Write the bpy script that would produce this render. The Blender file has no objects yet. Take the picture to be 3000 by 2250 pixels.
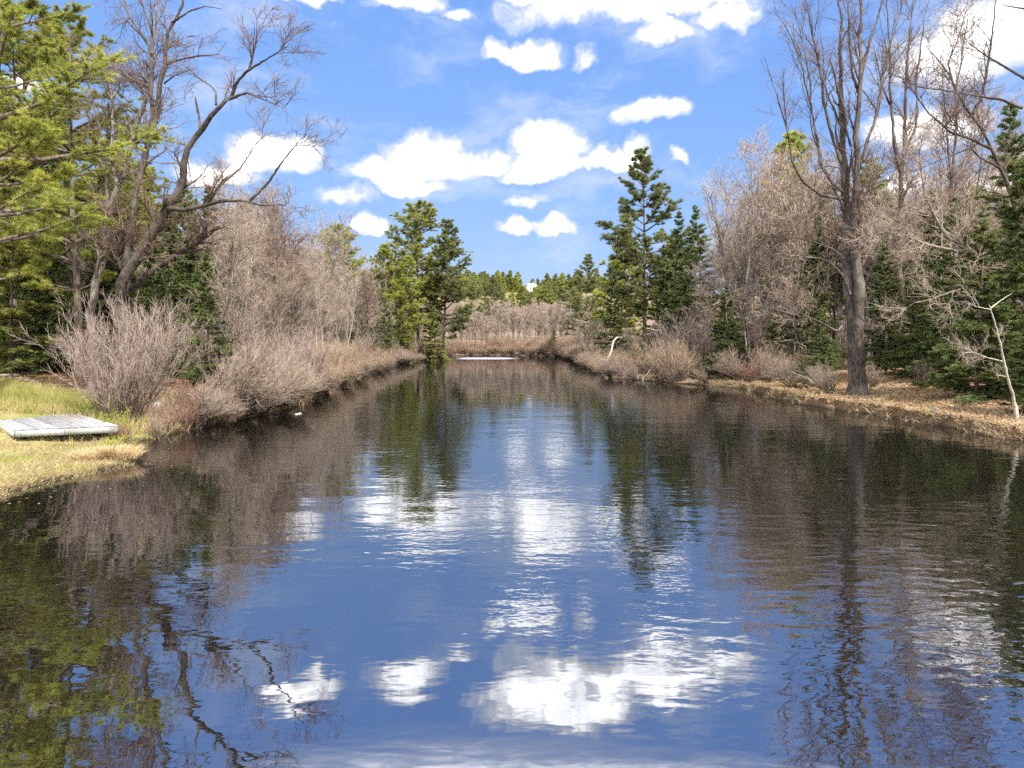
import bpy, math, random
import numpy as np
from mathutils import Vector

# ------------------------------------------------------------------ camera, sky, sun, exposure
scene = bpy.context.scene
C = scene.collection
RNG = np.random.default_rng(7)
random.seed(7)

F = 2083.0      # focal length in pixels of the 3000 px wide photograph
HZ = 992.0      # horizon row in the photograph
CAMH = 4.0      # camera height over the water

cam_d = bpy.data.cameras.new("camera")
cam_d.sensor_width = 36.0
cam_d.lens = 36.0 * F / 3000.0
cam_d.shift_y = -(1125.0 - HZ) / 3000.0
cam_d.clip_start = 0.1
cam_d.clip_end = 6000.0
cam = bpy.data.objects.new("camera", cam_d)
C.objects.link(cam)
cam.location = (0, 0, CAMH)
cam.rotation_euler = (math.radians(90), 0, 0)
scene.camera = cam

SUN_EL, SUN_AZ = math.radians(46), math.radians(152)     # azimuth clockwise from +Y
sun_d = bpy.data.lights.new("sun", 'SUN')
sun_d.energy = 3.5
sun_d.angle = math.radians(0.6)
sun_d.color = (1.0, 0.95, 0.87)
sun = bpy.data.objects.new("sun", sun_d)
C.objects.link(sun)
to_sun = Vector((math.cos(SUN_EL) * math.sin(SUN_AZ), math.cos(SUN_EL) * math.cos(SUN_AZ), math.sin(SUN_EL)))
sun.rotation_euler = to_sun.to_track_quat('Z', 'Y').to_euler()
sun.location = to_sun * 100

vs = scene.view_settings
vs.view_transform = 'Standard'
vs.look = 'None'
vs.exposure = 1.25
vs.gamma = 1.0
vs.use_curve_mapping = False

scene.render.engine = 'CYCLES'
scene.cycles.max_bounces = 6
scene.cycles.diffuse_bounces = 2
scene.cycles.glossy_bounces = 3
scene.cycles.transmission_bounces = 2
scene.cycles.transparent_max_bounces = 4
scene.cycles.caustics_reflective = False
scene.cycles.caustics_refractive = False
scene.cycles.use_denoising = False       # keeps twigs and needles crisp
scene.cycles.adaptive_threshold = 0.025
scene.cycles.sample_clamp_indirect = 3.0


class NT:
    """Small helper for node trees."""
    def __init__(self, tree):
        self.t = tree
        self.n = tree.nodes
        self.l = tree.links

    def new(self, kind, **kw):
        nd = self.n.new(kind)
        for k, v in kw.items():
            setattr(nd, k, v)
        return nd

    def put(self, sock, v):
        if isinstance(v, bpy.types.NodeSocket):
            self.l.new(v, sock)
        else:
            sock.default_value = v

    def math(self, op, a, b=0.0, c=None, clamp=False):
        nd = self.new('ShaderNodeMath', operation=op, use_clamp=clamp)
        self.put(nd.inputs[0], a)
        self.put(nd.inputs[1], b)
        if c is not None:
            self.put(nd.inputs[2], c)
        return nd.outputs[0]

    def vmath(self, op, a, b=None):
        nd = self.new('ShaderNodeVectorMath', operation=op)
        self.put(nd.inputs[0], a)
        if b is not None:
            self.put(nd.inputs[1], b)
        return nd.outputs['Value'] if op in ('DOT_PRODUCT', 'LENGTH', 'DISTANCE') else nd.outputs['Vector']

    def smooth(self, v, lo, hi, a=0.0, b=1.0):
        nd = self.new('ShaderNodeMapRange', interpolation_type='SMOOTHSTEP')
        self.put(nd.inputs['Value'], v)
        self.put(nd.inputs['From Min'], lo)
        self.put(nd.inputs['From Max'], hi)
        self.put(nd.inputs['To Min'], a)
        self.put(nd.inputs['To Max'], b)
        return nd.outputs['Result']

    def mix(self, fac, a, b, blend='MIX'):
        nd = self.new('ShaderNodeMix', data_type='RGBA', blend_type=blend)
        self.put(nd.inputs[0], fac)
        self.put(nd.inputs[6], a)
        self.put(nd.inputs[7], b)
        return nd.outputs[2]

    def noise(self, vec, scale, detail=4.0, rough=0.55, dist=0.0):
        nd = self.new('ShaderNodeTexNoise')
        if vec is not None:
            self.put(nd.inputs['Vector'], vec)
        self.put(nd.inputs['Scale'], scale)
        self.put(nd.inputs['Detail'], detail)
        self.put(nd.inputs['Roughness'], rough)
        self.put(nd.inputs['Distortion'], dist)
        return nd.outputs['Fac'], nd.outputs['Color']


def rgba(c):
    return (c[0], c[1], c[2], 1.0)


# ---- world: Nishita sky with cumulus clouds given by their directions
world = bpy.data.worlds.new("World")
scene.world = world
world.use_nodes = True
world.cycles.sampling_method = 'NONE'
w = NT(world.node_tree)
w.n.clear()
out = w.new('ShaderNodeOutputWorld')
bg = w.new('ShaderNodeBackground')
bg.inputs['Strength'].default_value = 0.115
w.l.new(bg.outputs[0], out.inputs[0])
sky = w.new('ShaderNodeTexSky', sky_type='NISHITA')
sky.sun_disc = False
sky.sun_elevation = SUN_EL
sky.sun_rotation = SUN_AZ
sky.altitude = 300
sky.air_density = 1.0
sky.dust_density = 0.2
sky.ozone_density = 2.0
# the photograph's sky is graded to an even, clear blue: one tone curve per channel over the whole dome
sepc = w.new('ShaderNodeSeparateColor')
w.l.new(sky.outputs[0], sepc.inputs[0])
comb = w.new('ShaderNodeCombineColor')
for ch, (g_, k_) in enumerate(((0.54, 0.71), (0.36, 1.225), (0.10, 3.1))):
    w.put(comb.inputs[ch], w.math('MULTIPLY', w.math('POWER', sepc.outputs[ch], g_), k_))
sky_col = comb.outputs[0]
tc = w.new('ShaderNodeTexCoord')
d = w.vmath('NORMALIZE', tc.outputs['Generated'])
# warped lookup direction so that cloud outlines billow
_, ncol = w.noise(d, 9.0, 4.0, 0.62)
warp = w.vmath('SUBTRACT', ncol, (0.5, 0.5, 0.5))
sc = w.new('ShaderNodeVectorMath', operation='SCALE')
w.l.new(warp, sc.inputs[0])
sc.inputs['Scale'].default_value = 0.085
dw = w.vmath('ADD', d, sc.outputs[0])
fine, _ = w.noise(dw, 20.0, 6.0, 0.66)
finec = w.math('SUBTRACT', fine, 0.5)
CLOUDS = [  # column, row, half width, half height in photograph pixels, density
    (1850, 25, 400, 75, 1.0), (1640, -60, 280, 90, 1.0), (2120, 60, 150, 50, 0.8), (1960, 110, 130, 38, 0.7),
    (1530, 158, 125, 45, 1.0), (1709, 172, 40, 26, 0.7), (1200, 38, 110, 55, 0.72), (1345, 60, 45, 22, 0.7),
    (880, -15, 130, 40, 0.9),
    (1265, 470, 165, 80, 1.0), (1120, 520, 130, 48, 1.0), (1210, 540, 140, 40, 1.0), (1400, 470, 110, 42, 0.8),
    (1010, 585, 110, 36, 0.5),
    (1610, 440, 120, 80, 1.0), (1600, 500, 150, 42, 1.0), (1800, 475, 100, 48, 1.0), (1870, 440, 50, 38, 0.75),
    (1919, 350, 115, 42, 1.0), (1092, 668, 72, 30, 0.9), (1520, 672, 75, 24, 0.8), (1640, 670, 85, 34, 0.95),
    (800, 470, 140, 60, 1.0), (640, 520, 120, 50, 0.9),
    (2860, 150, 270, 125, 1.0), (2700, 390, 170, 75, 1.0), (2960, 560, 130, 70, 0.9), (2620, 560, 110, 45, 0.8),
    (1560, 592, 85, 22, 0.52), (1234, 612, 45, 15, 0.5), (1985, 465, 30, 18, 0.55), (90, 262, 80, 32, 0.8),
    (250, 620, 150, 50, 0.8),
]
dens = None
s_num = s_den = None
for (cx, cy, ra, rb, amp) in CLOUDS:
    c = Vector(((cx - 1500) / F, 1.0, (HZ - cy) / F))
    ln = c.length
    c.normalize()
    t = Vector((c.y, -c.x, 0)).normalized()
    b = t.cross(c).normalized()
    if b.z < 0:
        b = -b
    a_r, b_r = ra / F / ln * 1.10, rb / F / ln * 1.30
    u = w.vmath('DOT_PRODUCT', dw, tuple(t / a_r))
    v = w.vmath('DOT_PRODUCT', dw, tuple(b / b_r))
    vv = w.math('SUBTRACT', v, c.dot(b) / b_r)
    va = w.math('MAXIMUM', vv, w.math('MULTIPLY', vv, -1.7))
    r2 = w.math('MULTIPLY_ADD', u, u, w.math('MULTIPLY', va, va))
    e = w.math('MULTIPLY_ADD', r2, -amp, amp)
    dens = e if dens is None else w.math('MAXIMUM', dens, e)
    ep = w.math('MAXIMUM', e, 0.0)
    s_num = w.math('MULTIPLY', ep, vv) if s_num is None else w.math('MULTIPLY_ADD', ep, vv, s_num)
    s_den = w.math('ADD', ep, 0.02 if s_den is None else s_den)
front = w.math('GREATER_THAN', w.vmath('DOT_PRODUCT', d, (0, 1, 0)), 0.0)
dens = w.math('MULTIPLY', w.math('MAXIMUM', dens, -1.0), front)
# the cloud field over the rest of the sky
sep = w.new('ShaderNodeSeparateXYZ')
w.l.new(d, sep.inputs[0])
el = sep.outputs['Z']
proj = w.new('ShaderNodeCombineXYZ')
elo = w.math('MAXIMUM', w.math('ADD', el, 0.12), 0.1)
w.put(proj.inputs[0], w.math('DIVIDE', sep.outputs['X'], elo))
w.put(proj.inputs[1], w.math('DIVIDE', sep.outputs['Y'], elo))
fld, _ = w.noise(proj.outputs[0], 1.3, 4.0, 0.6, 0.3)
fld2 = w.smooth(fld, 0.30, 0.50)
high = w.smooth(el, 0.46, 0.56)
behind = w.smooth(w.vmath('DOT_PRODUCT', d, (0, 1, 0)), 0.55, 0.2)
lowcut = w.smooth(el, 0.02, 0.15)
fmask = w.math('MULTIPLY', w.math('MAXIMUM', high, behind), lowcut)
core = w.math('MULTIPLY_ADD', finec, 1.5, dens)
alpha1 = w.smooth(core, -0.05, 0.75)
alpha2 = w.math('MULTIPLY', fld2, fmask)
veil_n, _ = w.noise(w.vmath('MULTIPLY', dw, (5.0, 5.0, 16.0)), 1.0, 5.0, 0.6)
veil = w.math('MULTIPLY', w.smooth(veil_n, 0.47, 0.74), 0.38)
alpha = w.math('MAXIMUM', w.math('MAXIMUM', alpha1, alpha2), veil)
shade_n, _ = w.noise(dw, 15.0, 3.0, 0.55)
shade_u, _ = w.noise(w.vmath('ADD', dw, (0.004, 0.0, 0.022)), 15.0, 3.0, 0.55)
vrel = w.math('DIVIDE', s_num, s_den)
bright = w.smooth(w.math('MULTIPLY_ADD', w.math('SUBTRACT', shade_n, shade_u), 2.4, w.math('MULTIPLY', vrel, 0.8)), -0.55, 0.15)
cloud_col = w.mix(bright, (3.4, 3.55, 3.9, 1), (10.0, 10.0, 10.1, 1))
thick = w.smooth(w.math('MAXIMUM', core, w.math('MULTIPLY', alpha2, 1.2)), 0.33, 0.95)
cloud_col = w.mix(thick, (3.75, 3.8, 3.95, 1), cloud_col)
wcol = w.mix(alpha, sky_col, cloud_col)
w.l.new(wcol, bg.inputs['Color'])

# ------------------------------------------------------------------ materials
def new_mat(name):
    m = bpy.data.materials.new(name)
    m.use_nodes = True
    nt = NT(m.node_tree)
    bs = nt.n['Principled BSDF']
    return m, nt, bs


def bark_mat(name, c1, c2, c3, scale=3.0, bump=0.6, rough=0.9, stretch=0.22):
    m, nt, bs = new_mat(name)
    tco = nt.new('ShaderNodeTexCoord')
    mp = nt.new('ShaderNodeMapping')
    nt.l.new(tco.outputs['Object'], mp.inputs[0])
    mp.inputs['Scale'].default_value = (1, 1, stretch)
    f1, _ = nt.noise(mp.outputs[0], scale * 4, 6, 0.65)
    f2, _ = nt.noise(tco.outputs['Object'], scale * 0.3, 3, 0.5)
    col = nt.mix(nt.smooth(f1, 0.35, 0.65), rgba(c1), rgba(c2))
    col = nt.mix(nt.smooth(f2, 0.45, 0.7), col, rgba(c3))
    oi = nt.new('ShaderNodeObjectInfo')
    k = nt.math('MULTIPLY_ADD', oi.outputs['Random'], 0.5, 0.75)
    vm = nt.new('ShaderNodeVectorMath', operation='SCALE')
    nt.l.new(col, vm.inputs[0])
    nt.l.new(k, vm.inputs['Scale'])
    nt.l.new(vm.outputs[0], bs.inputs['Base Color'])
    bs.inputs['Roughness'].default_value = rough
    bs.inputs['Specular IOR Level'].default_value = 0.2
    bp = nt.new('ShaderNodeBump')
    bp.inputs['Strength'].default_value = bump
    bp.inputs['Distance'].default_value = 0.05
    nt.l.new(f1, bp.inputs['Height'])
    nt.l.new(bp.outputs[0], bs.inputs['Normal'])
    return m


def twig_mat(name, c1, c2, c3):
    """Thin twigs: colour varies from twig to twig and from plant to plant."""
    m, nt, bs = new_mat(name)
    nt.n.remove(bs)
    geo = nt.new('ShaderNodeNewGeometry')
    oi = nt.new('ShaderNodeObjectInfo')
    col = nt.mix(geo.outputs['Random Per Island'], rgba(c1), rgba(c2))
    col = nt.mix(nt.math('MULTIPLY', oi.outputs['Random'], 0.75), col, rgba(c3))
    df = nt.new('ShaderNodeBsdfDiffuse')
    nt.l.new(col, df.inputs['Color'])
    nt.l.new(df.outputs[0], nt.n['Material Output'].inputs[0])
    return m


def leaf_mat(name, c1, c2, c3, trans=0.35):
    m, nt, bs = new_mat(name)
    nt.n.remove(bs)
    geo = nt.new('ShaderNodeNewGeometry')
    oi = nt.new('ShaderNodeObjectInfo')
    tco = nt.new('ShaderNodeTexCoord')
    f, _ = nt.noise(tco.outputs['Object'], 0.55, 1, 0.5)
    col = nt.mix(geo.outputs['Random Per Island'], rgba(c1), rgba(c2))
    col = nt.mix(nt.smooth(f, 0.42, 0.66), col, rgba(c3))
    k = nt.math('MULTIPLY_ADD', oi.outputs['Random'], 0.5, 0.75)
    vm = nt.new('ShaderNodeVectorMath', operation='SCALE')
    nt.l.new(col, vm.inputs[0])
    nt.l.new(k, vm.inputs['Scale'])
    df = nt.new('ShaderNodeBsdfDiffuse')
    nt.l.new(vm.outputs[0], df.inputs['Color'])
    tr = nt.new('ShaderNodeBsdfTranslucent')
    nt.l.new(vm.outputs[0], tr.inputs['Color'])
    mx = nt.new('ShaderNodeMixShader')
    mx.inputs[0].default_value = trans
    nt.l.new(df.outputs[0], mx.inputs[1])
    nt.l.new(tr.outputs[0], mx.inputs[2])
    nt.l.new(mx.outputs[0], nt.n['Material Output'].inputs[0])
    return m


M = {}
M['bark_maple'] = bark_mat('bark_maple', (0.028, 0.022, 0.018), (0.125, 0.10, 0.085), (0.16, 0.14, 0.12), 2.6, 1.0)
M['bark_grey'] = bark_mat('bark_grey', (0.07, 0.055, 0.045), (0.22, 0.185, 0.155), (0.29, 0.255, 0.22), 3.2, 0.7)
M['bark_pine'] = bark_mat('bark_pine', (0.06, 0.045, 0.035), (0.20, 0.15, 0.115), (0.24, 0.20, 0.165), 3.0, 0.8)
M['bark_birch'] = bark_mat('bark_birch', (0.22, 0.20, 0.165), (0.50, 0.46, 0.39), (0.36, 0.34, 0.28), 3.0, 0.3)
M['bleached'] = bark_mat('bleached_wood', (0.45, 0.42, 0.37), (0.78, 0.75, 0.69), (0.66, 0.62, 0.56), 4.0, 0.4)
M['log'] = bark_mat('fallen_log_wood', (0.15, 0.12, 0.10), (0.36, 0.30, 0.25), (0.44, 0.38, 0.32), 3.0, 0.7)
M['twig_grey'] = twig_mat('twigs_grey', (0.11, 0.08, 0.06), (0.50, 0.40, 0.315), (0.38, 0.305, 0.25))
M['twig_dark'] = twig_mat('twigs_dark', (0.085, 0.062, 0.052), (0.24, 0.18, 0.15), (0.20, 0.13, 0.10))
M['twig_bush'] = twig_mat('twigs_bush', (0.12, 0.085, 0.07), (0.47, 0.37, 0.315), (0.34, 0.27, 0.24))
M['stem_brown'] = twig_mat('stems_brown', (0.06, 0.042, 0.033), (0.24, 0.18, 0.145), (0.16, 0.12, 0.10))
M['twig_tan'] = twig_mat('twigs_tan', (0.13, 0.09, 0.06), (0.50, 0.385, 0.27), (0.36, 0.27, 0.20))
M['twig_red'] = twig_mat('twigs_red', (0.12, 0.06, 0.045), (0.40, 0.235, 0.17), (0.29, 0.18, 0.14))
M['needle_bright'] = leaf_mat('needles_bright', (0.22, 0.26, 0.06), (0.42, 0.46, 0.11), (0.48, 0.49, 0.11))
M['needle_pine'] = leaf_mat('needles_pine', (0.17, 0.20, 0.06), (0.35, 0.38, 0.11), (0.42, 0.42, 0.11), 0.45)
M['needle_blue'] = leaf_mat('needles_bluegreen', (0.15, 0.18, 0.085), (0.30, 0.33, 0.145), (0.34, 0.35, 0.13), 0.45)
M['needle_fir'] = leaf_mat('needles_fir', (0.07, 0.10, 0.042), (0.18, 0.225, 0.085), (0.19, 0.22, 0.075), 0.25)
M['needle_hemlock'] = leaf_mat('needles_hemlock', (0.11, 0.125, 0.04), (0.24, 0.26, 0.08), (0.28, 0.285, 0.08), 0.3)
M['grass_green'] = leaf_mat('grass_green', (0.20, 0.21, 0.06), (0.42, 0.41, 0.13), (0.50, 0.43, 0.20), 0.4)
M['grass_dry'] = leaf_mat('grass_dry', (0.33, 0.25, 0.14), (0.62, 0.50, 0.31), (0.50, 0.38, 0.22), 0.3)
M['leaf_litter'] = leaf_mat('leaf_litter', (0.20, 0.115, 0.06), (0.50, 0.32, 0.19), (0.42, 0.29, 0.19), 0.2)
M['bud_green'] = leaf_mat('new_leaves', (0.34, 0.40, 0.05), (0.52, 0.55, 0.10), (0.48, 0.50, 0.08), 0.45)


def ground_mat():
    m, nt, bs = new_mat('ground')
    geo = nt.new('ShaderNodeNewGeometry')
    pos = geo.outputs['Position']
    sp = nt.new('ShaderNodeSeparateXYZ')
    nt.l.new(pos, sp.inputs[0])
    f1, _ = nt.noise(pos, 0.9, 8, 0.7)
    f2, _ = nt.noise(pos, 7.0, 6, 0.7)
    f3, _ = nt.noise(pos, 0.22, 3, 0.5)
    litter = nt.mix(nt.smooth(f2, 0.36, 0.64), rgba((0.12, 0.07, 0.04)), rgba((0.38, 0.25, 0.155)))
    straw = nt.mix(nt.smooth(f2, 0.35, 0.65), rgba((0.20, 0.15, 0.08)), rgba((0.48, 0.38, 0.23)))
    grass = nt.mix(nt.smooth(f2, 0.3, 0.7), rgba((0.19, 0.165, 0.06)), rgba((0.46, 0.40, 0.19)))
    grass = nt.mix(nt.smooth(f3, 0.5, 0.68), grass, nt.mix(f2, rgba((0.14, 0.17, 0.04)), rgba((0.33, 0.36, 0.10))))
    wood = nt.mix(nt.smooth(f2, 0.35, 0.65), rgba((0.13, 0.09, 0.06)), rgba((0.28, 0.21, 0.16)))
    col = nt.mix(nt.smooth(f1, 0.42, 0.62), litter, straw)
    col = nt.mix(nt.smooth(sp.outputs['Y'], 50, 75), col, wood)
    # the mown patch round the deck
    dx = nt.math('MULTIPLY', nt.math('ADD', sp.outputs['X'], 19.0), 1 / 7.5)
    dy = nt.math('MULTIPLY', nt.math('SUBTRACT', sp.outputs['Y'], 25.0), 1 / 8.0)
    rr = nt.math('MULTIPLY_ADD', dx, dx, nt.math('MULTIPLY', dy, dy))
    rr = nt.math('MULTIPLY_ADD', f1, 1.1, rr)
    col = nt.mix(nt.math('MULTIPLY', nt.smooth(rr, 1.65, 1.2), nt.smooth(f3, 0.2, 0.5, 0.55, 1.0)), col, grass)
    # the open field on the far hill
    fld = nt.math('MULTIPLY', nt.smooth(sp.outputs['Y'], 400, 430), nt.math('MULTIPLY', nt.smooth(sp.outputs['Y'], 575, 560), nt.smooth(nt.math('ABSOLUTE', sp.outputs['X']), 75, 60)))
    col = nt.mix(fld, col, nt.mix(f1, rgba((0.17, 0.14, 0.065)), rgba((0.23, 0.185, 0.095))))
    # bare soil where the bank is cut
    sn = nt.new('ShaderNodeSeparateXYZ')
    nt.l.new(geo.outputs['True Normal'], sn.inputs[0])
    soil = nt.mix(f2, rgba((0.035, 0.022, 0.014)), rgba((0.13, 0.085, 0.05)))
    near_ = nt.smooth(sp.outputs['Y'], 175, 160)
    col = nt.mix(nt.math('MULTIPLY', near_, nt.smooth(nt.math('MULTIPLY_ADD', f2, 0.25, sn.outputs['Z']), 0.98, 0.80)), col, soil)
    # wet mud at the water's edge
    col = nt.mix(nt.smooth(nt.math('MULTIPLY_ADD', f1, -0.12, sp.outputs['Z']), 0.10, -0.02), col, rgba((0.045, 0.032, 0.02)))
    nt.l.new(col, bs.inputs['Base Color'])
    bs.inputs['Roughness'].default_value = 0.95
    bs.inputs['Specular IOR Level'].default_value = 0.1
    bp = nt.new('ShaderNodeBump')
    bp.inputs['Strength'].default_value = 1.0
    bp.inputs['Distance'].default_value = 0.12
    nt.l.new(f2, bp.inputs['Height'])
    nt.l.new(bp.outputs[0], bs.inputs['Normal'])
    return m


def water_mat():
    m, nt, bs = new_mat('water')
    nt.n.remove(bs)
    geo = nt.new('ShaderNodeNewGeometry')
    pos = geo.outputs['Position']
    sp = nt.new('ShaderNodeSeparateXYZ')
    nt.l.new(pos, sp.inputs[0])

    def layer(scale, sx, sy, rot, detail, dist=0.0):
        mp = nt.new('ShaderNodeMapping')
        nt.l.new(pos, mp.inputs[0])
        mp.inputs['Rotation'].default_value = (0, 0, rot)
        mp.inputs['Scale'].default_value = (sx, sy, 1)
        return nt.noise(mp.outputs[0], scale, detail, 0.5, dist)[0]
    big = layer(0.55, 0.35, 1.0, 0.12, 2)
    mid = layer(1.7, 0.4, 1.0, -0.18, 2, 0.4)
    small = layer(4.6, 0.55, 1.0, 0.1, 2, 0.3)
    # wind patches
    patch = layer(0.10, 0.6, 1.0, 0.3, 3)
    wind = nt.smooth(patch, 0.40, 0.66, 0.25, 1.0)
    right = nt.smooth(sp.outputs['X'], 1.0, 6.0)
    wind = nt.math('ADD', wind, nt.math('MULTIPLY', right, nt.smooth(sp.outputs['Y'], 20, 9, 0.35, 1.5)))
    # a ruffled strip far up the pond
    bx = nt.math('MULTIPLY', nt.smooth(sp.outputs['X'], -12.5, -8.5), nt.smooth(sp.outputs['X'], 3.0, -3.0))
    by = nt.math('MULTIPLY', nt.smooth(sp.outputs['Y'], 134, 142), nt.smooth(sp.outputs['Y'], 153, 146))
    strip = nt.math('MULTIPLY', bx, by)
    zone = nt.math('MULTIPLY', nt.smooth(sp.outputs['Y'], 7.5, 12.5, 0.55, 1.0), nt.smooth(sp.outputs['Y'], 70, 38, 0.5, 1.0))
    zone = nt.math('MULTIPLY', zone, 0.95)
    wind = nt.math('MULTIPLY', wind, zone)
    # catspaw: fine ripples too small to see, ragged edge
    cx = nt.math('MULTIPLY', nt.math('SUBTRACT', sp.outputs['X'], nt.math('MULTIPLY', sp.outputs['Y'], 0.03)), nt.math('DIVIDE', 1.0, nt.math('MULTIPLY_ADD', sp.outputs['Y'], 0.20, 1.5)))
    cat = layer(0.16, 0.8, 1.0, 0.2, 5, 0.4)
    edge = nt.math('MULTIPLY_ADD', cat, 1.5, nt.math('MULTIPLY', cx, cx))
    cmask = nt.math('MULTIPLY', nt.smooth(edge, 1.75, 1.05), nt.smooth(nt.math('MULTIPLY_ADD', cat, 5.0, sp.outputs['Y']), 11.4, 13.0))
    cmask = nt.math('MULTIPLY', cmask, nt.smooth(sp.outputs['Y'], 52, 36))
    h = nt.math('MULTIPLY', nt.math('MULTIPLY', big, 0.016), zone)
    h = nt.math('ADD', h, nt.math('MULTIPLY', nt.math('MULTIPLY', mid, 0.013), wind))
    h = nt.math('ADD', h, nt.math('MULTIPLY', nt.math('MULTIPLY', small, 0.0045), nt.math('MULTIPLY_ADD', cmask, 0.5, wind)))
    tiny = layer(10.0, 0.6, 1.0, -0.15, 2, 0.2)
    h = nt.math('ADD', h, nt.math('MULTIPLY', nt.math('MULTIPLY', tiny, 0.0012), cmask))
    bp = nt.new('ShaderNodeBump')
    bp.inputs['Strength'].default_value = 1.0
    bp.inputs['Distance'].default_value = 1.0
    nt.l.new(h, bp.inputs['Height'])
    gl = nt.new('ShaderNodeBsdfGlossy')
    gl.inputs['Color'].default_value = (0.93, 0.95, 1.0, 1)
    nt.l.new(nt.math('MULTIPLY_ADD', cmask, 0.02, nt.math('MULTIPLY_ADD', strip, 0.6, 0.012)), gl.inputs['Roughness'])
    nt.l.new(bp.outputs[0], gl.inputs['Normal'])
    df = nt.new('ShaderNodeBsdfDiffuse')
    df.inputs['Color'].default_value = (0.008, 0.007, 0.005, 1)
    fr = nt.new('ShaderNodeFresnel')
    fr.inputs['IOR'].default_value = 5.0
    nt.l.new(bp.outputs[0], fr.inputs['Normal'])
    mx = nt.new('ShaderNodeMixShader')
    nt.l.new(fr.outputs[0], mx.inputs[0])
    nt.l.new(df.outputs[0], mx.inputs[1])
    nt.l.new(gl.outputs[0], mx.inputs[2])
    nt.l.new(mx.outputs[0], nt.n['Material Output'].inputs[0])
    return m


def wood_mat(name, c1, c2, c3):
    m, nt, bs = new_mat(name)
    tco = nt.new('ShaderNodeTexCoord')
    oi = nt.new('ShaderNodeObjectInfo')
    mp = nt.new('ShaderNodeMapping')
    nt.l.new(tco.outputs['Object'], mp.inputs[0])
    mp.inputs['Scale'].default_value = (14, 0.9, 6)
    off = nt.new('ShaderNodeCombineXYZ')
    nt.l.new(nt.math('MULTIPLY', oi.outputs['Random'], 40), off.inputs[0])
    nt.l.new(off.outputs[0], mp.inputs['Location'])
    f1, _ = nt.noise(mp.outputs[0], 1.4, 7, 0.65)
    f2, _ = nt.noise(tco.outputs['Object'], 1.8, 4, 0.6)
    col = nt.mix(nt.smooth(f1, 0.35, 0.65), rgba(c1), rgba(c2))
    col = nt.mix(nt.smooth(f2, 0.5, 0.72), col, rgba(c3))
    k = nt.math('MULTIPLY_ADD', oi.outputs['Random'], 0.5, 0.55)
    vm = nt.new('ShaderNodeVectorMath', operation='SCALE')
    nt.l.new(col, vm.inputs[0])
    nt.l.new(k, vm.inputs['Scale'])
    nt.l.new(vm.outputs[0], bs.inputs['Base Color'])
    bs.inputs['Roughness'].default_value = 0.75
    bp = nt.new('ShaderNodeBump')
    bp.inputs['Strength'].default_value = 0.3
    bp.inputs['Distance'].default_value = 0.01
    nt.l.new(f1, bp.inputs['Height'])
    nt.l.new(bp.outputs[0], bs.inputs['Normal'])
    return m


def plain_mat(name, c1, c2, scale=3.0, rough=0.7):
    m, nt, bs = new_mat(name)
    tco = nt.new('ShaderNodeTexCoord')
    f, _ = nt.noise(tco.outputs['Object'], scale, 6, 0.65)
    nt.l.new(nt.mix(nt.smooth(f, 0.35, 0.65), rgba(c1), rgba(c2)), bs.inputs['Base Color'])
    bs.inputs['Roughness'].default_value = rough
    bp = nt.new('ShaderNodeBump')
    bp.inputs['Strength'].default_value = 0.4
    bp.inputs['Distance'].default_value = 0.03
    nt.l.new(f, bp.inputs['Height'])
    nt.l.new(bp.outputs[0], bs.inputs['Normal'])
    return m


M['ground'] = ground_mat()
M['water'] = water_mat()
M['deck'] = wood_mat('weathered_deck_wood', (0.26, 0.26, 0.275), (0.50, 0.50, 0.52), (0.22, 0.22, 0.24))
M['fascia'] = wood_mat('painted_fascia_wood', (0.40, 0.41, 0.39), (0.56, 0.57, 0.54), (0.24, 0.25, 0.25))
M['skid'] = wood_mat('dark_skid_wood', (0.05, 0.045, 0.045), (0.12, 0.105, 0.095), (0.08, 0.07, 0.06))
M['rock'] = plain_mat('pale_rock', (0.40, 0.39, 0.40), (0.66, 0.65, 0.67), 4.0, 0.85)
M['rock_dark'] = plain_mat('dark_rock', (0.06, 0.055, 0.05), (0.19, 0.175, 0.16), 4.0, 0.85)
M['house_wall'] = plain_mat('white_house_paint', (0.74, 0.75, 0.78), (0.82, 0.83, 0.85), 1.0)
M['house_roof'] = plain_mat('pale_metal_roof', (0.58, 0.62, 0.70), (0.68, 0.72, 0.78), 1.0, 0.5)
M['glass'] = plain_mat('dark_window_glass', (0.03, 0.04, 0.05), (0.05, 0.06, 0.07), 1.0, 0.1)

# ------------------------------------------------------------------ mesh helpers
def make_mesh(name, verts, quads=None, tris=None, mat=None, smooth=False):
    me = bpy.data.meshes.new(name)
    verts = np.asarray(verts, dtype=np.float32).reshape(-1, 3)
    q = np.zeros((0, 4), np.int32) if quads is None else np.asarray(quads, np.int32).reshape(-1, 4)
    t = np.zeros((0, 3), np.int32) if tris is None else np.asarray(tris, np.int32).reshape(-1, 3)
    me.vertices.add(len(verts))
    me.vertices.foreach_set('co', verts.ravel())
    nl = q.size + t.size
    me.loops.add(nl)
    me.loops.foreach_set('vertex_index', np.concatenate([q.ravel(), t.ravel()]).astype(np.int32))
    npoly = len(q) + len(t)
    me.polygons.add(npoly)
    starts = np.concatenate([np.arange(len(q)) * 4, q.size + np.arange(len(t)) * 3]).astype(np.int32)
    me.polygons.foreach_set('loop_start', starts)
    if smooth:
        me.polygons.foreach_set('use_smooth', np.ones(npoly, dtype=bool))
    me.update(calc_edges=True)
    if mat:
        me.materials.append(mat)
    return me


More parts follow.
